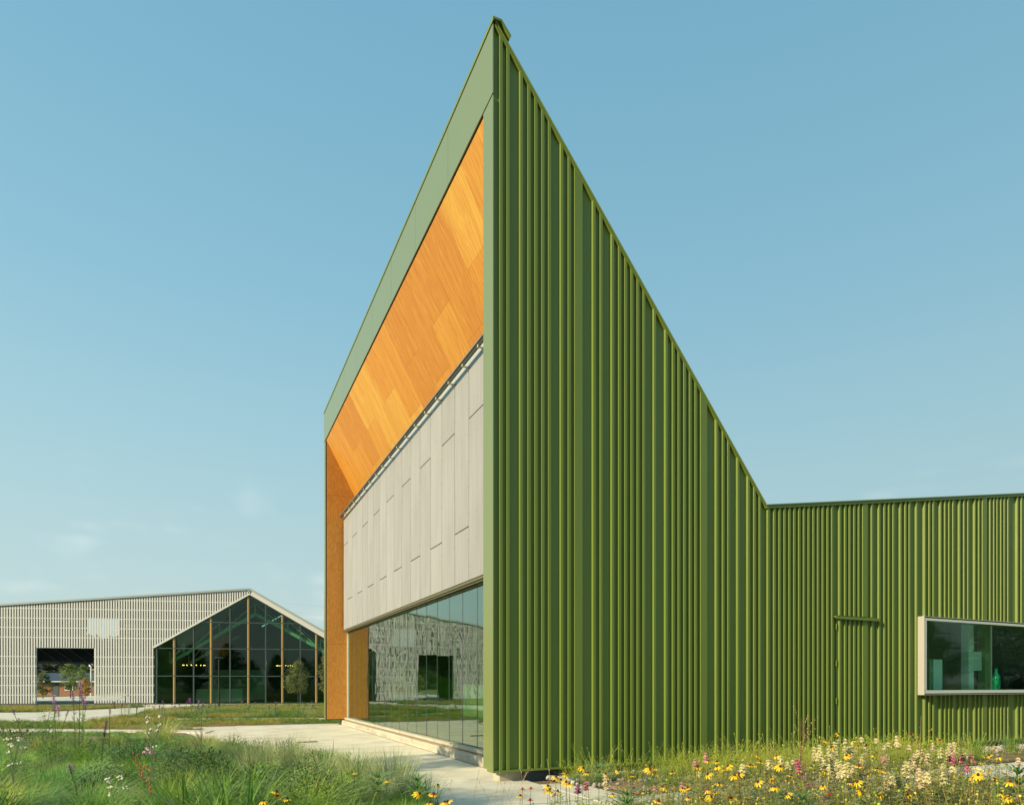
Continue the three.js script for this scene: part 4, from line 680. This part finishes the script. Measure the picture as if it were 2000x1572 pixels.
daisies([[1015, 1554], [1070, 1535], [1078, 1540], [1087, 1544], [1105, 1527], [1114, 1530], [1094, 1523], [1084, 1517], [1110, 1510], [1127, 1503], [1137, 1500], [1156, 1512], [1231, 1515]], 'dark-eyed yellow daisy in the cluster right of the building corner', 'yellow daisies by the building corner');
daisies([[1276, 1499], [1285, 1504], [1291, 1563], [1362, 1497], [1381, 1488], [1405, 1489], [1403, 1498], [1415, 1498], [1392, 1508], [1386, 1513], [1421, 1515], [1412, 1531], [1446, 1512], [1456, 1515], [1470, 1494], [1429, 1558]], 'dark-eyed yellow daisy before the middle of the ribbed wall', 'yellow daisies before the middle of the ribbed wall');
daisies([[1477, 1476], [1489, 1488], [1519, 1477], [1538, 1499], [1539, 1514], [1484, 1528], [1502, 1536], [1590, 1498], [1610, 1508], [1618, 1457], [1620, 1448], [1636, 1434], [1680, 1448], [1680, 1458], [1693, 1455], [1657, 1477], [1689, 1496], [1678, 1528], [1710, 1477], [1714, 1502], [1715, 1552], [1526, 1552]], 'dark-eyed yellow daisy among the pale horsemint spikes', 'yellow daisies among the horsemint', .84);
daisies([[1921, 1478], [1935, 1476], [1958, 1479], [1923, 1491], [1903, 1519], [1923, 1516], [1930, 1522], [1910, 1524], [1956, 1527], [1961, 1513], [1970, 1555], [1976, 1561]], 'dark-eyed yellow daisy against the path at far right', 'yellow daisies at the far right path');
daisies([[540, 1545], [541, 1554], [514, 1563], [564, 1562]], 'dark-eyed yellow daisy at the foot of the dark leafy bush', 'yellow daisies in the left bed');
daisies([[852, 1534], [836, 1550], [857, 1550], [878, 1566], [857, 1566], [838, 1570]], 'dark-eyed yellow daisy beside the long-leaved plant', 'yellow daisies at bottom centre');
{
  const D = daisyParts(260, .7, { petals: 14, R: .03, droop: .1, cone: .009, coneCol: [.55, .3, .01], col: [.8, .52, .01], base: [.8, .5, .01] }), r = mulberry(31);
  for (const [x, y, l] of [[688, 1511, 'all-yellow open daisy standing above the blue-green grass clump'], [750, 1527, 'small yellow daisy at the left of the drooping long-leaved plants']]) { const p = flowerAt(x, y, .6, r); const o = plant('yellow_daisy', l, 'flower', null, new THREE.Vector3(p.x, 0, p.z), D); o.scale.y = p.y / .7; }
  const Cf = daisyParts(261, .9, { petals: 8, R: .022, droop: .15, cone: .008, base: [.30, .02, .01], tiltA: .7 });
  for (const [x, y] of [[1786, 1434], [1812, 1425], [1795, 1445], [1834, 1446], [1828, 1454]]) { const p = flowerAt(x, y, .98, r), o = plant('tickseed', 'small red-eyed tickseed flower below the box window, ' + { 1786: 'leftmost', 1812: 'highest', 1795: 'beside the dried stalk', 1834: 'rightmost', 1828: 'lowest' }[x], 'flower', 'tickseed flowers under the box window', new THREE.Vector3(p.x, 0, p.z), Cf, { turn: r() * 6 }); o.scale.y = p.y / .9; }
  const E = daisyParts(262, .55, { petals: 13, R: .040, droop: .9, cone: .013, col: [.72, .30, .52], base: [.6, .2, .38], coneCol: [.25, .06, .02] });
  for (const [x, y] of [[284, 1466], [288, 1459], [294, 1461], [295, 1467], [299, 1468]]) { const p = at(x, y, 9.2 + r() * .5), o = plant('coneflower', 'pink coneflower left of the tall pale thistle, ' + { 284: 'leftmost', 288: 'highest', 294: 'middle', 295: 'fourth from left', 299: 'rightmost' }[x], 'flower', 'pink coneflowers in the left bed', new THREE.Vector3(p.x, 0, p.z), E, { turn: r() * 6 }); o.scale.y = p.y / .55; }
  const Gd = daisyParts(263, .6, { petals: 12, R: .026, droop: .2, cone: .011, col: [.62, .05, .03], base: [.55, .02, .02], coneCol: [.18, .04, .02] });
  for (const [x, y] of [[1034, 1540], [1019, 1541], [1035, 1563], [1085, 1553], [1623, 1551]]) { const p = flowerAt(x, y, .62, r), o = plant('blanket_flower', 'small red blanket flower, ' + { 1034: 'upper one by the building corner', 1019: 'leftmost of the right bed', 1035: 'lowest by the building corner', 1085: 'among the corner daisies', 1623: 'alone at the bottom centre of the right bed' }[x], 'flower', 'red blanket flowers', new THREE.Vector3(p.x, 0, p.z), Gd, { turn: r() * 6 }); o.scale.y = p.y / .6; }
}
// horsemint: square stems with tiers of papery bracts
function mintParts(seed, tiers, col, h = .8) {
  const r = mulberry(seed), S = new Leaves(), W = [], lx = (r() - .5) * .1, top = h;
  S.stem([[0, 0, 0], [lx * .3, h * .5, .01], [lx, h, 0]], .003, .002, [.16, .15, .05]);
  for (let k = 0; k < 8; k++) { const t = .15 + .45 * k / 8, a = k * 1.57 + .4; S.leaf(lx * t * t, h * t, 0, Math.cos(a), .3, Math.sin(a), .06, .008, tint([.12, .15, .035], r)); }
  for (let k = 0; k < tiers; k++) {
    const L = new Leaves(), y = top - k * .030 - .008, R = .024 + .018 * Math.min(1, (k + .6) / 2.2), x = lx * Math.pow(y / h, 2);
    for (let q = 0; q < 14; q++) { const a = q / 14 * 6.283 + r() * .5; L.leaf(x, y + .003, 0, Math.cos(a), .22 - .5 * r(), Math.sin(a), R * (.85 + .3 * r()), R * .42, tint(col, r, .16), -.4); }
    L.ball(x, y + .007, 0, R * .62, tint(scale3(col, .62).map((v, i) => v * [1, 1.05, .7][i]), r, .2), 7, .7); W.push(['whorl', L.geo(), petalMat]);
  }
  return [['stem', S.geo()], ...W];
}
const CREAM = [.74, .68, .46], CREAMPINK = [.70, .59, .46], PINK = [.60, .30, .36], MAGENTA = [.55, .13, .30], PURPLE = [.30, .11, .26], LIMEY = [.52, .55, .22], DARKP = [.11, .03, .07];
const MINT = new Map();
function mints(list, label, group, seed) {
  const r = mulberry(seed);
  list.forEach(([x, y0, y1, col, want = .84], i) => {
    const p = flowerAt(x, y0, want, r), d = -p.z, tiers = clamp(Math.round((y1 - y0) / FOCAL * d / .030), 2, 7), key = tiers + '|' + col.join();
    if (!MINT.has(key)) MINT.set(key, mintParts(300 + MINT.size, tiers, col));
    const o = plant('horsemint', label + ', ' + place(list, i), 'flower', group, new THREE.Vector3(p.x, p.y - .8, p.z), MINT.get(key), { turn: r() * 6.28, tilt: [(r() - .5) * .14, (r() - .5) * .14] });
  });
}
mints([[1594, 1460, 1487, CREAM], [1604, 1455, 1478, CREAM], [1627, 1449, 1478, CREAM], [1625, 1483, 1505, CREAM], [1645, 1456, 1470, CREAM], [1639, 1470, 1481, CREAM], [1650, 1446, 1456, CREAM], [1657, 1445, 1457, CREAM], [1666, 1459, 1473, CREAM], [1671, 1453, 1464, CREAM], [1709, 1443, 1453, CREAMPINK], [1683, 1441, 1450, CREAMPINK], [1612, 1468, 1486, CREAM], [1599, 1472, 1488, CREAM], [1632, 1463, 1484, CREAM], [1661, 1466, 1476, CREAM], [1617, 1486, 1497, CREAM]], 'cream horsemint spike in the group right of the dried stalk', 'cream horsemint group', 41);
mints([[1502, 1484, 1508, CREAM, .76], [1516, 1491, 1509, CREAM, .76], [1525, 1478, 1501, CREAM, .76], [1547, 1490, 1506, CREAM, .76], [1553, 1487, 1497, CREAM, .76], [1436, 1493, 1519, CREAM, .76], [1454, 1495, 1513, CREAM, .76]], 'cream horsemint spike left of the red dried stalk', 'cream horsemint left of the dried stalk', 42);
mints([[1760, 1440, 1459, CREAMPINK], [1755, 1453, 1462, CREAMPINK], [1738, 1452, 1462, CREAMPINK], [1772, 1457, 1467, CREAMPINK], [1824, 1453, 1470, CREAMPINK], [1843, 1452, 1487, CREAMPINK], [1858, 1450, 1471, CREAMPINK], [1807, 1467, 1481, CREAMPINK], [1730, 1456, 1466, CREAMPINK], [1814, 1474, 1486, CREAMPINK], [1860, 1498, 1509, CREAM], [1788, 1470, 1480, CREAMPINK], [1902, 1498, 1508, CREAM], [1912, 1499, 1506, CREAM], [2000, 1482, 1500, CREAMPINK]], 'cream and pink horsemint spike under the box window', 'cream and pink horsemint under the window', 43);
mints([[1746, 1505, 1530, LIMEY, .7], [1762, 1508, 1540, LIMEY, .7], [1768, 1530, 1545, LIMEY, .66], [1720, 1511, 1529, CREAM, .7], [1690, 1553, 1568, CREAM, .6], [1722, 1538, 1552, CREAM, .62], [1735, 1562, 1572, CREAM, .58], [1657, 1540, 1552, CREAM, .62]], 'greenish low horsemint spike at bottom right', 'greenish low horsemint', 44);
mints([[1360, 1483, 1506, PINK, .8], [1371, 1472, 1494, PINK, .82], [1366, 1509, 1523, CREAMPINK, .7], [1196, 1513, 1544, CREAMPINK, .72]], 'pink horsemint spike rising against the ribbed wall', 'pink horsemint before the wall', 45);
mints([[1391, 1541, 1560, MAGENTA, .6], [1146, 1530, 1549, MAGENTA, .64], [1128, 1531, 1549, PURPLE, .64], [1342, 1530, 1537, PINK, .62], [1240, 1538, 1548, PURPLE, .6], [1278, 1536, 1543, PINK, .6]], 'purple horsemint low among stems at the bed front', 'purple horsemint at the front', 46);
mints([[1867, 1474, 1496, MAGENTA], [1875, 1477, 1496, MAGENTA], [1903, 1474, 1495, MAGENTA], [1889, 1498, 1505, MAGENTA], [1723, 1473, 1491, PINK], [1885, 1475, 1488, DARKP], [1854, 1476, 1485, DARKP]], 'magenta horsemint spike beside the concrete path at right', 'magenta horsemint by the path', 47);
mints([[1575, 1483, 1512, MAGENTA, .78], [1569, 1506, 1525, PURPLE, .7], [1604, 1555, 1568, PURPLE, .58], [1588, 1530, 1538, PURPLE, .62]], 'purple horsemint spike at the foot of the red dried stalk', 'purple horsemint by the dried stalk', 48);
{ // more small daisies in the thick of the right bed
  const r = mulberry(62);
  for (let i = 0; i < 44; i++) { const x = 1180 + 790 * r(), y = 1490 + 74 * r(), p = flowerAt(x, y, .66, r), k = Math.floor(r() * DAISY.length), o = plant('black_eyed_daisy', 'one of the small yellow daisies half hidden in the thick of the right bed', 'flower', 'small half hidden daisies', new THREE.Vector3(p.x, p.y - .8, p.z), DAISY[k], { turn: r() * 6.28 }); o.scale.x = o.scale.z = .8; }
}
{ // the thick of the horsemint, each spike its own plant
  const r = mulberry(61);
  for (let i = 0; i < 32; i++) {
    const right = i % 2, x = right ? 1725 + 150 * r() : 1588 + 105 * r(), y = right ? 1458 + 52 * r() : 1456 + 46 * r(), p = flowerAt(x, y, .8, r), tiers = 3 + Math.floor(r() * 4), col = right ? (r() < .7 ? CREAMPINK : CREAM) : CREAM, key = tiers + '|' + col.join();
    if (!MINT.has(key)) MINT.set(key, mintParts(300 + MINT.size, tiers, col));
    plant('horsemint', right ? 'one of the crowded cream pink horsemint spikes under the box window' : 'one of the crowded cream horsemint spikes before the door', 'flower', right ? 'crowded horsemint under the window' : 'crowded horsemint before the door', new THREE.Vector3(p.x, p.y - .8, p.z), MINT.get(key), { turn: r() * 6.28, tilt: [(r() - .5) * .2, (r() - .5) * .2] });
  }
}
// gayfeather: tall purple spikes of the left
function gayParts(seed, h, L, col) {
  const r = mulberry(seed), S = new Leaves(), F = new Leaves(), lx = (r() - .5) * .3 * h;
  const at2 = t => [lx * t * t, h * t, 0]; S.stem([at2(0), at2(.35), at2(.7), at2(1)], .0032, .0024, [.20, .28, .07]);
  for (let k = 0; k < 46; k++) { const t = .1 + .68 * k / 46, a = k * 2.4, p = at2(t); S.leaf(...p, Math.cos(a), .9, Math.sin(a), .13 * (1.1 - t), .004, tint([.17, .28, .06], r)); }
  for (let k = 0; k < L * 700; k++) { const t = 1 - L / h * r(), a = r() * 6.283, p = at2(t), q = .010 + .010 * r() * (1 - (1 - t) * h / L * .4); F.leaf(p[0], p[1], p[2], Math.cos(a), .5, Math.sin(a), q * 1.3, .0045, tint((1 - t) * h / L > .6 ? scale3(col, .55) : col, r, .3)); }
  return [['stem', S.geo()], ['flower_spike', F.geo(), petalMat]];
}
const LILAC = [.66, .30, .72];
const GAY = [gayParts(401, 1.0, .22, LILAC), gayParts(402, 1.0, .16, LILAC), gayParts(403, 1.0, .12, [.46, .20, .44])];
[[194, 1408, 9.8, 0, 'bloom of gayfeather with a purple tip, standing alone before the narrow concrete path'], [159, 1493, 6.9, 2, 'short purple gayfeather in the middle of the left meadow'], [38, 1402, 15.5, 1, 'purple gayfeather beside the leafy shrub at the far left'], [36, 1431, 14.6, 2, 'small purple gayfeather over the mulch at the left edge'],
 [112, 1356, 11.5, 1, 'gayfeather leaning left before the pavilion opening, first of the tall bunch'], [153, 1332, 11.0, 1, 'tallest gayfeather, its purple tip in front of the brick house'], [149, 1346, 11.2, 2, 'gayfeather just left of the tallest one in the tall bunch'], [166, 1354, 11.3, 2, 'gayfeather just right of the tallest one in the tall bunch'], [157, 1361, 11.6, 1, 'gayfeather under the tallest one in the tall bunch'], [123, 1377, 11.8, 1, 'purple gayfeather low on the left of the tall bunch'], [158, 1371, 12.0, 2, 'gayfeather with a small purple tip low in the tall bunch'], [80, 1383, 13, 2, 'purple gayfeather left of the tall bunch, near the wide path'], [52, 1382, 14, 2, 'thin purple gayfeather at the far left in front of the slats'], [212, 1382, 13.5, 2, 'purple gayfeather close to the bent grey handrail'], [106, 1385, 13, 2, 'dim purple gayfeather beside the white-flowered stalk']]
  .forEach(([x, y, d, k, l]) => { const p = at(x, y, d), o = plant('gayfeather', l, 'flower', null, new THREE.Vector3(p.x, 0, p.z), GAY[k], { turn: x * 1.7, tilt: [0, (x < 150 && y < 1400) ? .12 : 0] }); o.scale.set(2.3, p.y, 2.3); });
{
  const r = mulberry(55), label = 'small purple gayfeather spike in the garden before the glazed gable';
  for (let i = 0; i < 48; i++) { const x = 225 + r() * 400, y = 1368 + 16 * r(), d = 30 + 11 * r(), p = at(x, y, d), o = plant('gayfeather', label, 'flower', 'purple spikes before the glazed gable', new THREE.Vector3(p.x, 0, p.z), GAY[i % 3], { turn: r() * 6 }); o.scale.set(4.2, Math.max(.35, p.y), 4.2); }
  for (const [x, y] of [[377, 1364], [392, 1372], [381, 1368]]) { const p = at(x, y, 24.5), o = plant('gayfeather', { 377: 'tall lilac spike left of the black garden lamp, leftmost of three', 392: 'tall lilac spike left of the black garden lamp, rightmost of three', 381: 'tall lilac spike left of the black garden lamp, middle of three' }[x], 'flower', 'three lilac spikes by the lamp', new THREE.Vector3(p.x, 0, p.z), GAY[0], { turn: x }); o.scale.set(3.2, p.y, 3.2); }
}
// rattlesnake master: grey-green stems with pale balls
function masterParts(seed, h, heads) {
  const r = mulberry(seed), S = new Leaves(), B = new Leaves(), grey = [.30, .37, .22];
  S.stem([[0, 0, 0], [.012, h * .4, .01], [.0, h * .72, .02]], .008, .006, grey);
  for (let k = 0; k < 6; k++) { const a = k * 2.4; S.blade(0, h * .03 * k, 0, a, .6, .34, .022, [.13, .22, .11], 4, 1.6); }
  for (const [t, n] of [[.72, 4], [.62, 3], [.52, 2]]) for (let k = 0; k < n; k++) {
    const a = k / n * 6.283 + t * 9, q = .05 + .05 * r(), y = h * (t + .16 + .12 * r()), e = [Math.cos(a) * q, y, Math.sin(a) * q]; S.stem([[0, h * t, .01], [e[0] * .5, h * t + (y - h * t) * .5, e[2] * .5], e], .004, .003, grey);
    for (let b = 0; b < heads; b++) { const f = [e[0] + (r() - .5) * .05, e[1] + .005 + r() * .035, e[2] + (r() - .5) * .05]; S.stem([e, f], .0022, .002, grey); B.ball(f[0], f[1], f[2], .0088 + .003 * r(), tint([.56, .57, .42], r, .15), 7); }
  }
  return [['stem', S.geo()], ['flower_heads', B.geo(), petalMat]];
}
[[27, 1441, 7.0, 1, 'tall pale thistle-like plant with white ball heads at the bottom left edge'], [297, 1400, 7.6, 1.02, 'tall grey-green stalk with clusters of white balls left of centre in the left bed'], [222, 1522, 6.8, .42, 'short stalk with a few white balls low in the left meadow'], [90, 1388, 13, .7, 'white-flowered stalk in front of the wide path at left']].forEach(([x, y, d, k, l], i) => { const p = at(x, y, d); plant('rattlesnake_master', l, 'flower', null, new THREE.Vector3(p.x, 0, p.z), masterParts(500 + i, p.y, 5)); });
{ // red beard tongue
  const r = mulberry(77), S = new Leaves(), F = new Leaves(); for (let k = 0; k < 16; k++) { const y = .18 + k * .022, x = (r() - .5) * .10 + (y - .3) * -.35, z = (r() - .5) * .06; S.stem([[0, 0, 0], [x * .6, y * .7, z], [x, y, z]], .0018, .001, [.14, .15, .05]); F.leaf(x, y, z, r() - .5, -.4, r() - .5, .022, .008, tint([.70, .03, .03], r, .2)); F.ball(x, y - .004, z, .0095, tint([.66, .04, .03], r, .2), 5); }
  const P = [['stem', S.geo()], ['blossoms', F.geo(), petalMat]], p = at(296, 1512, 7.2), q = at(275, 1478, 8.6);
  plant('beard_tongue', 'arching stalk of small scarlet blossoms beside the tall pale thistle stem', 'flower', null, new THREE.Vector3(p.x, p.y - .45, p.z), P, { H: .45 }); plant('beard_tongue', 'sparse scarlet blossoms under the pink coneflowers', 'flower', null, new THREE.Vector3(q.x, q.y - .42, q.z), P, { turn: 1.2, s: .9, H: .42 });
}
{ // dried stalks
  const dry = (seed, h, col, n, spread) => { const r = mulberry(seed), S = new Leaves(), B = new Leaves(); S.stem([[0, 0, 0], [-.01, h * .45, 0], [.0, h, .01]], .007, .003, col); for (let k = 0; k < n; k++) { const t = .45 + .5 * r(), a = r() * 6.283, L = spread * (.4 + .6 * r()), e = [Math.cos(a) * L, h * t + L * 1.3, Math.sin(a) * L]; S.stem([[0, h * t, 0], [e[0] * .5, (h * t + e[1]) * .5 - .01, e[2] * .5], e], .0025, .0015, col); for (let q = 0; q < 3; q++) B.ball(e[0] * (.7 + .2 * q), e[1] - .05 + .03 * q, e[2] * (.7 + .2 * q), .006, tint([.45, .26, .14], r), 5); } return [['stem', S.geo()], ['seed_heads', B.geo(), petalMat]]; };
  const p = at(1565, 1402, 7.2); plant('dried_stalk', 'tall red-brown dried stalk with branching seed heads before the door', 'dried plant', null, new THREE.Vector3(p.x, 0, p.z), dry(601, p.y, [.30, .11, .06], 16, .16));
  const q = at(1799, 1398, 7.6); plant('dried_stalk', 'straw coloured dried stalk rising to the lower edge of the box window', 'dried plant', null, new THREE.Vector3(q.x, 0, q.z), dry(602, q.y, [.40, .30, .16], 9, .10));
  const s = at(640, 1460, 8.3); plant('dried_stalk', 'dark brown dried stalk leaning over the plaza behind the leafy bush', 'dried plant', null, new THREE.Vector3(s.x, 0, s.z), dry(603, s.y, [.12, .07, .04], 12, .10), { tilt: [0, .25] });
  const u = at(1512, 1452, 8.4); plant('dried_stalk', 'small dried stalk with orange buds left of the door', 'dried plant', null, new THREE.Vector3(u.x, 0, u.z), dry(604, u.y, [.28, .15, .07], 7, .08));
  const v = at(393, 1404, 8.6); plant('dried_stalk', 'thin wiry stalk with grey seed pods in front of the plaza at left', 'dried plant', null, new THREE.Vector3(v.x, 0, v.z), dry(605, v.y, [.17, .17, .09], 18, .15));
  const r = mulberry(610), straw = (h, lean, seed) => { const L = new Leaves(), q = mulberry(seed), pts = []; for (let k = 0; k <= 8; k++) { const t = k / 8; pts.push([lean * h * Math.pow(t, 2.2), h * t * (1 - .3 * Math.abs(lean) * t * t), 0]); } L.stem(pts, .0024, .0014, [.52, .40, .22]); for (let k = 0; k < 5; k++) { const t = pts[8 - (k % 3)]; L.leaf(t[0], t[1], t[2], q() - .5, .8, q() - .5, .03, .003, [.5, .38, .2]); } return L.geo(); };
  const ST = [straw(.7, .1, 1), straw(.7, -.25, 2), straw(.7, .9, 3)];
  const where = [[962, 1508], [970, 1520], [985, 1530], [993, 1500], [976, 1512], [1001, 1535], [867, 1523], [905, 1520], [922, 1505], [1010, 1522], [1028, 1490], [1045, 1512], [1083, 1482], [1000, 1490], [990, 1545], [940, 1540]];
  where.forEach(([x, y], i) => { const d = 6.2 + r() * 1.0, p = at(x, y, d); const o = thing('straw_stem', 'single dry straw grass stem before the building corner, ' + place(where, i), 'dry grass', 'dry grass stems before the corner'); o.position.set(p.x, 0, p.z); o.rotation.y = r() < .5 ? .2 : 3.0; o.scale.y = p.y / .7; mesh('stem', ST[i % 2], leafMat, o); });
  [[1188, 1458, 'tall dry grass stem curving over to the right against the ribbed wall'], [1030, 1497, 'dry grass stem bent in a low arch beside the building corner']].forEach(([x, y, l], i) => { const p = at(x, y, 7.4), o = thing('straw_stem', l, 'dry grass'); o.position.set(at(x - 40, y, 7.4).x, 0, p.z); o.scale.y = p.y / .7 * 1.35; mesh('stem', ST[2], leafMat, o); o.scale.x = .6; });
}
// clumps and bushes one can tell apart
function clump(name, label, cat, px, py, d, geo, s = 1, group) { const p = at(px, py, d), o = thing(name, label, cat, group); o.position.set(p.x, 0, p.z); o.rotation.y = px; o.scale.set(s * (1 + .12 * Math.sin(px * 3)), s, s); mesh('foliage', geo, leafMat, o); return o; }
const bright = tuft(701, { n: 520, h: .62, hv: .3, rad: .17, lean: .62, w: .0075, col: [.24, .36, .06], col2: [.36, .41, .10], seg: 5, tip: [.50, .50, .20] });
const blue = tuft(702, { n: 420, h: .72, hv: .3, rad: .18, lean: .42, w: .0085, col: [.17, .29, .09], col2: [.26, .37, .13], seg: 5, tip: [.42, .46, .22] });
const strap = tuft(703, { n: 85, h: .95, hv: .3, rad: .26, lean: .75, w: .020, col: [.12, .26, .036], col2: [.23, .34, .05], seg: 7 });
clump('fountain_grass', 'bright round fountain grass clump at the plaza edge, centre of the left bed', 'grass clump', 462, 1500, 10.6, bright, 1.4);
clump('fountain_grass', 'fountain grass clump standing against the far plaza corner', 'grass clump', 312, 1450, 15.5, bright, 1.5);
clump('fountain_grass', 'fountain grass clump half hidden behind the wiry grey stalk', 'grass clump', 398, 1470, 12.8, bright, 1.25);
clump('switch_grass', 'upright blue-green grass clump nearest the puddle-like shade on the plaza', 'grass clump', 765, 1540, 8.3, blue, 1.25);
clump('switch_grass', 'upright blue-green grass clump left of the one by the plaza shade', 'grass clump', 700, 1535, 8.6, blue, 1.25);
clump('switch_grass', 'tall thin grass clump rising behind the leafy bush toward the drain grate', 'grass clump', 560, 1500, 10.0, blue, 1.35);
clump('switch_grass', 'grass clump between the fountain grass and the leafy bush', 'grass clump', 510, 1510, 9.6, blue, 1.2);
clump('switch_grass', 'grass clump peeping over the leafy bush on its right side', 'grass clump', 625, 1515, 9.0, blue, 1.15);
clump('switch_grass', 'low blue-green grass clump in front of the all-yellow daisy', 'grass clump', 735, 1560, 7.6, blue, .85);
clump('strap_grass', 'large clump of broad arching grass blades at the bottom of the left bed', 'grass clump', 455, 1585, 6.2, strap, 1.1);
clump('strap_grass', 'second clump of broad grass blades just left of the large one', 'grass clump', 375, 1590, 6.5, strap, .95);
clump('strap_grass', 'small clump of broad grass blades right of the large one', 'grass clump', 500, 1590, 6.6, strap, .7);
clump('leafy_bush', 'dark leafy bush with narrow leaves at the bottom of the left bed', 'bush', 590, 1560, 7.2, bush(711, { w: 1.15, h: .80, n: 3600, leafL: .055, leafW: .008, col: [.10, .20, .035] }));
clump('leafy_bush', 'green leafy bush in the middle of the left bed behind the scarlet blossoms', 'bush', 370, 1515, 8.6, bush(712, { w: 1.3, h: .74, n: 3600, leafL: .05, leafW: .010, col: [.13, .24, .04] }), 1.05);
clump('leafy_bush', 'dark green bush left of the tall pale thistle', 'bush', 262, 1480, 10.6, bush(713, { w: 1.5, h: .72, n: 3200, leafL: .045, leafW: .009, col: [.10, .21, .036] }));
clump('leafy_bush', 'low yellow-green bush at the plaza edge right of the thistle', 'bush', 348, 1465, 12.4, bush(714, { w: 1.1, h: .55, n: 2200, leafL: .05, leafW: .012, col: [.27, .33, .05] }));
clump('leafy_bush', 'leafy shrub with upright twigs at the far left of the meadow', 'bush', 28, 1440, 15.2, bush(715, { w: 1.5, h: .75, n: 2000, leafL: .075, leafW: .012, col: [.13, .21, .045] }));
clump('feathery_plant', 'tall feathery green plant in front of the pavilion opening', 'plant', 88, 1440, 12.6, weed(716, { n: 12, h: 1.28, rad: .10, col: [.13, .28, .05], leafL: .10, leafW: .004, per: 60 }));
clump('feathery_plant', 'feathery green plant under the tall gayfeathers', 'plant', 158, 1440, 11.6, weed(717, { n: 26, h: .75, rad: .22, col: [.16, .30, .05], leafL: .10, leafW: .004, per: 40 }));
{ // plants with whorled drooping leaves
  const r = mulberry(720), L = new Leaves(); L.stem([[0, 0, 0], [0, .3, 0], [0, .55, 0]], .005, .004, [.12, .17, .04]); for (let t = 0; t < 3; t++) for (let k = 0; k < 14; k++) L.blade(0, .56 - t * .075, 0, k / 14 * 6.283 + t * .2 + r() * .2, 2.1 + .6 * r(), .13 + .03 * t, .019, tint([.09, .23, .045], r, .25), 6, 1.15); const g = L.geo();
  for (const [x, y, d, s, l] of [[815, 1525, 6.9, 1, 'plant with whorls of long drooping leaves beside the lower centre daisies'], [738, 1519, 7.2, 1, 'long-leaved drooping plant in front of the upright blue-green grass'], [1225, 1553, 5.9, .95, 'long-leaved drooping plant at the front of the right bed near the corner'], [1990, 1512, 6.2, 1, 'long-leaved drooping plant at the right edge against the concrete'], [1567, 1562, 5.4, .8, 'long-leaved drooping plant at the bottom below the red dried stalk'], [1170, 1500, 8.9, .9, 'long-leaved drooping plant close to the foot of the ribbed wall']]) { const p = at(x, y, d), o = thing('whorled_plant', l, 'plant'); o.position.set(p.x, Math.min(0, p.y - .56 * s), p.z); o.rotation.y = x; o.scale.set(s, Math.max(s, p.y / .56), s); mesh('foliage', g, leafMat, o); }
  const wallT = tuft(730, { n: 300, h: .52, rad: .12, lean: .7, w: .0048, col: [.14, .30, .07], col2: [.24, .38, .09], seg: 5 });
  for (const [s, z, l] of [[10.9, 1.1, 'first green grass clump under the left end of the box window'], [12.3, 1.05, 'green grass clump under the mullion of the box window'], [13.7, 1.1, 'green grass clump under the bottle in the box window'], [15.0, 1.05, 'green grass clump at the right frame edge under the window']]) { const [x, d] = PN(s, z), o = thing('sedge_clump', l, 'grass clump'); o.position.set(x, .04, -d); o.rotation.y = s * 3; mesh('foliage', wallT, leafMat, o); }
}
scene.traverse(o => { if (o.isMesh) { o.castShadow = true; o.receiveShadow = true; } });
renderer.render(scene, camera);
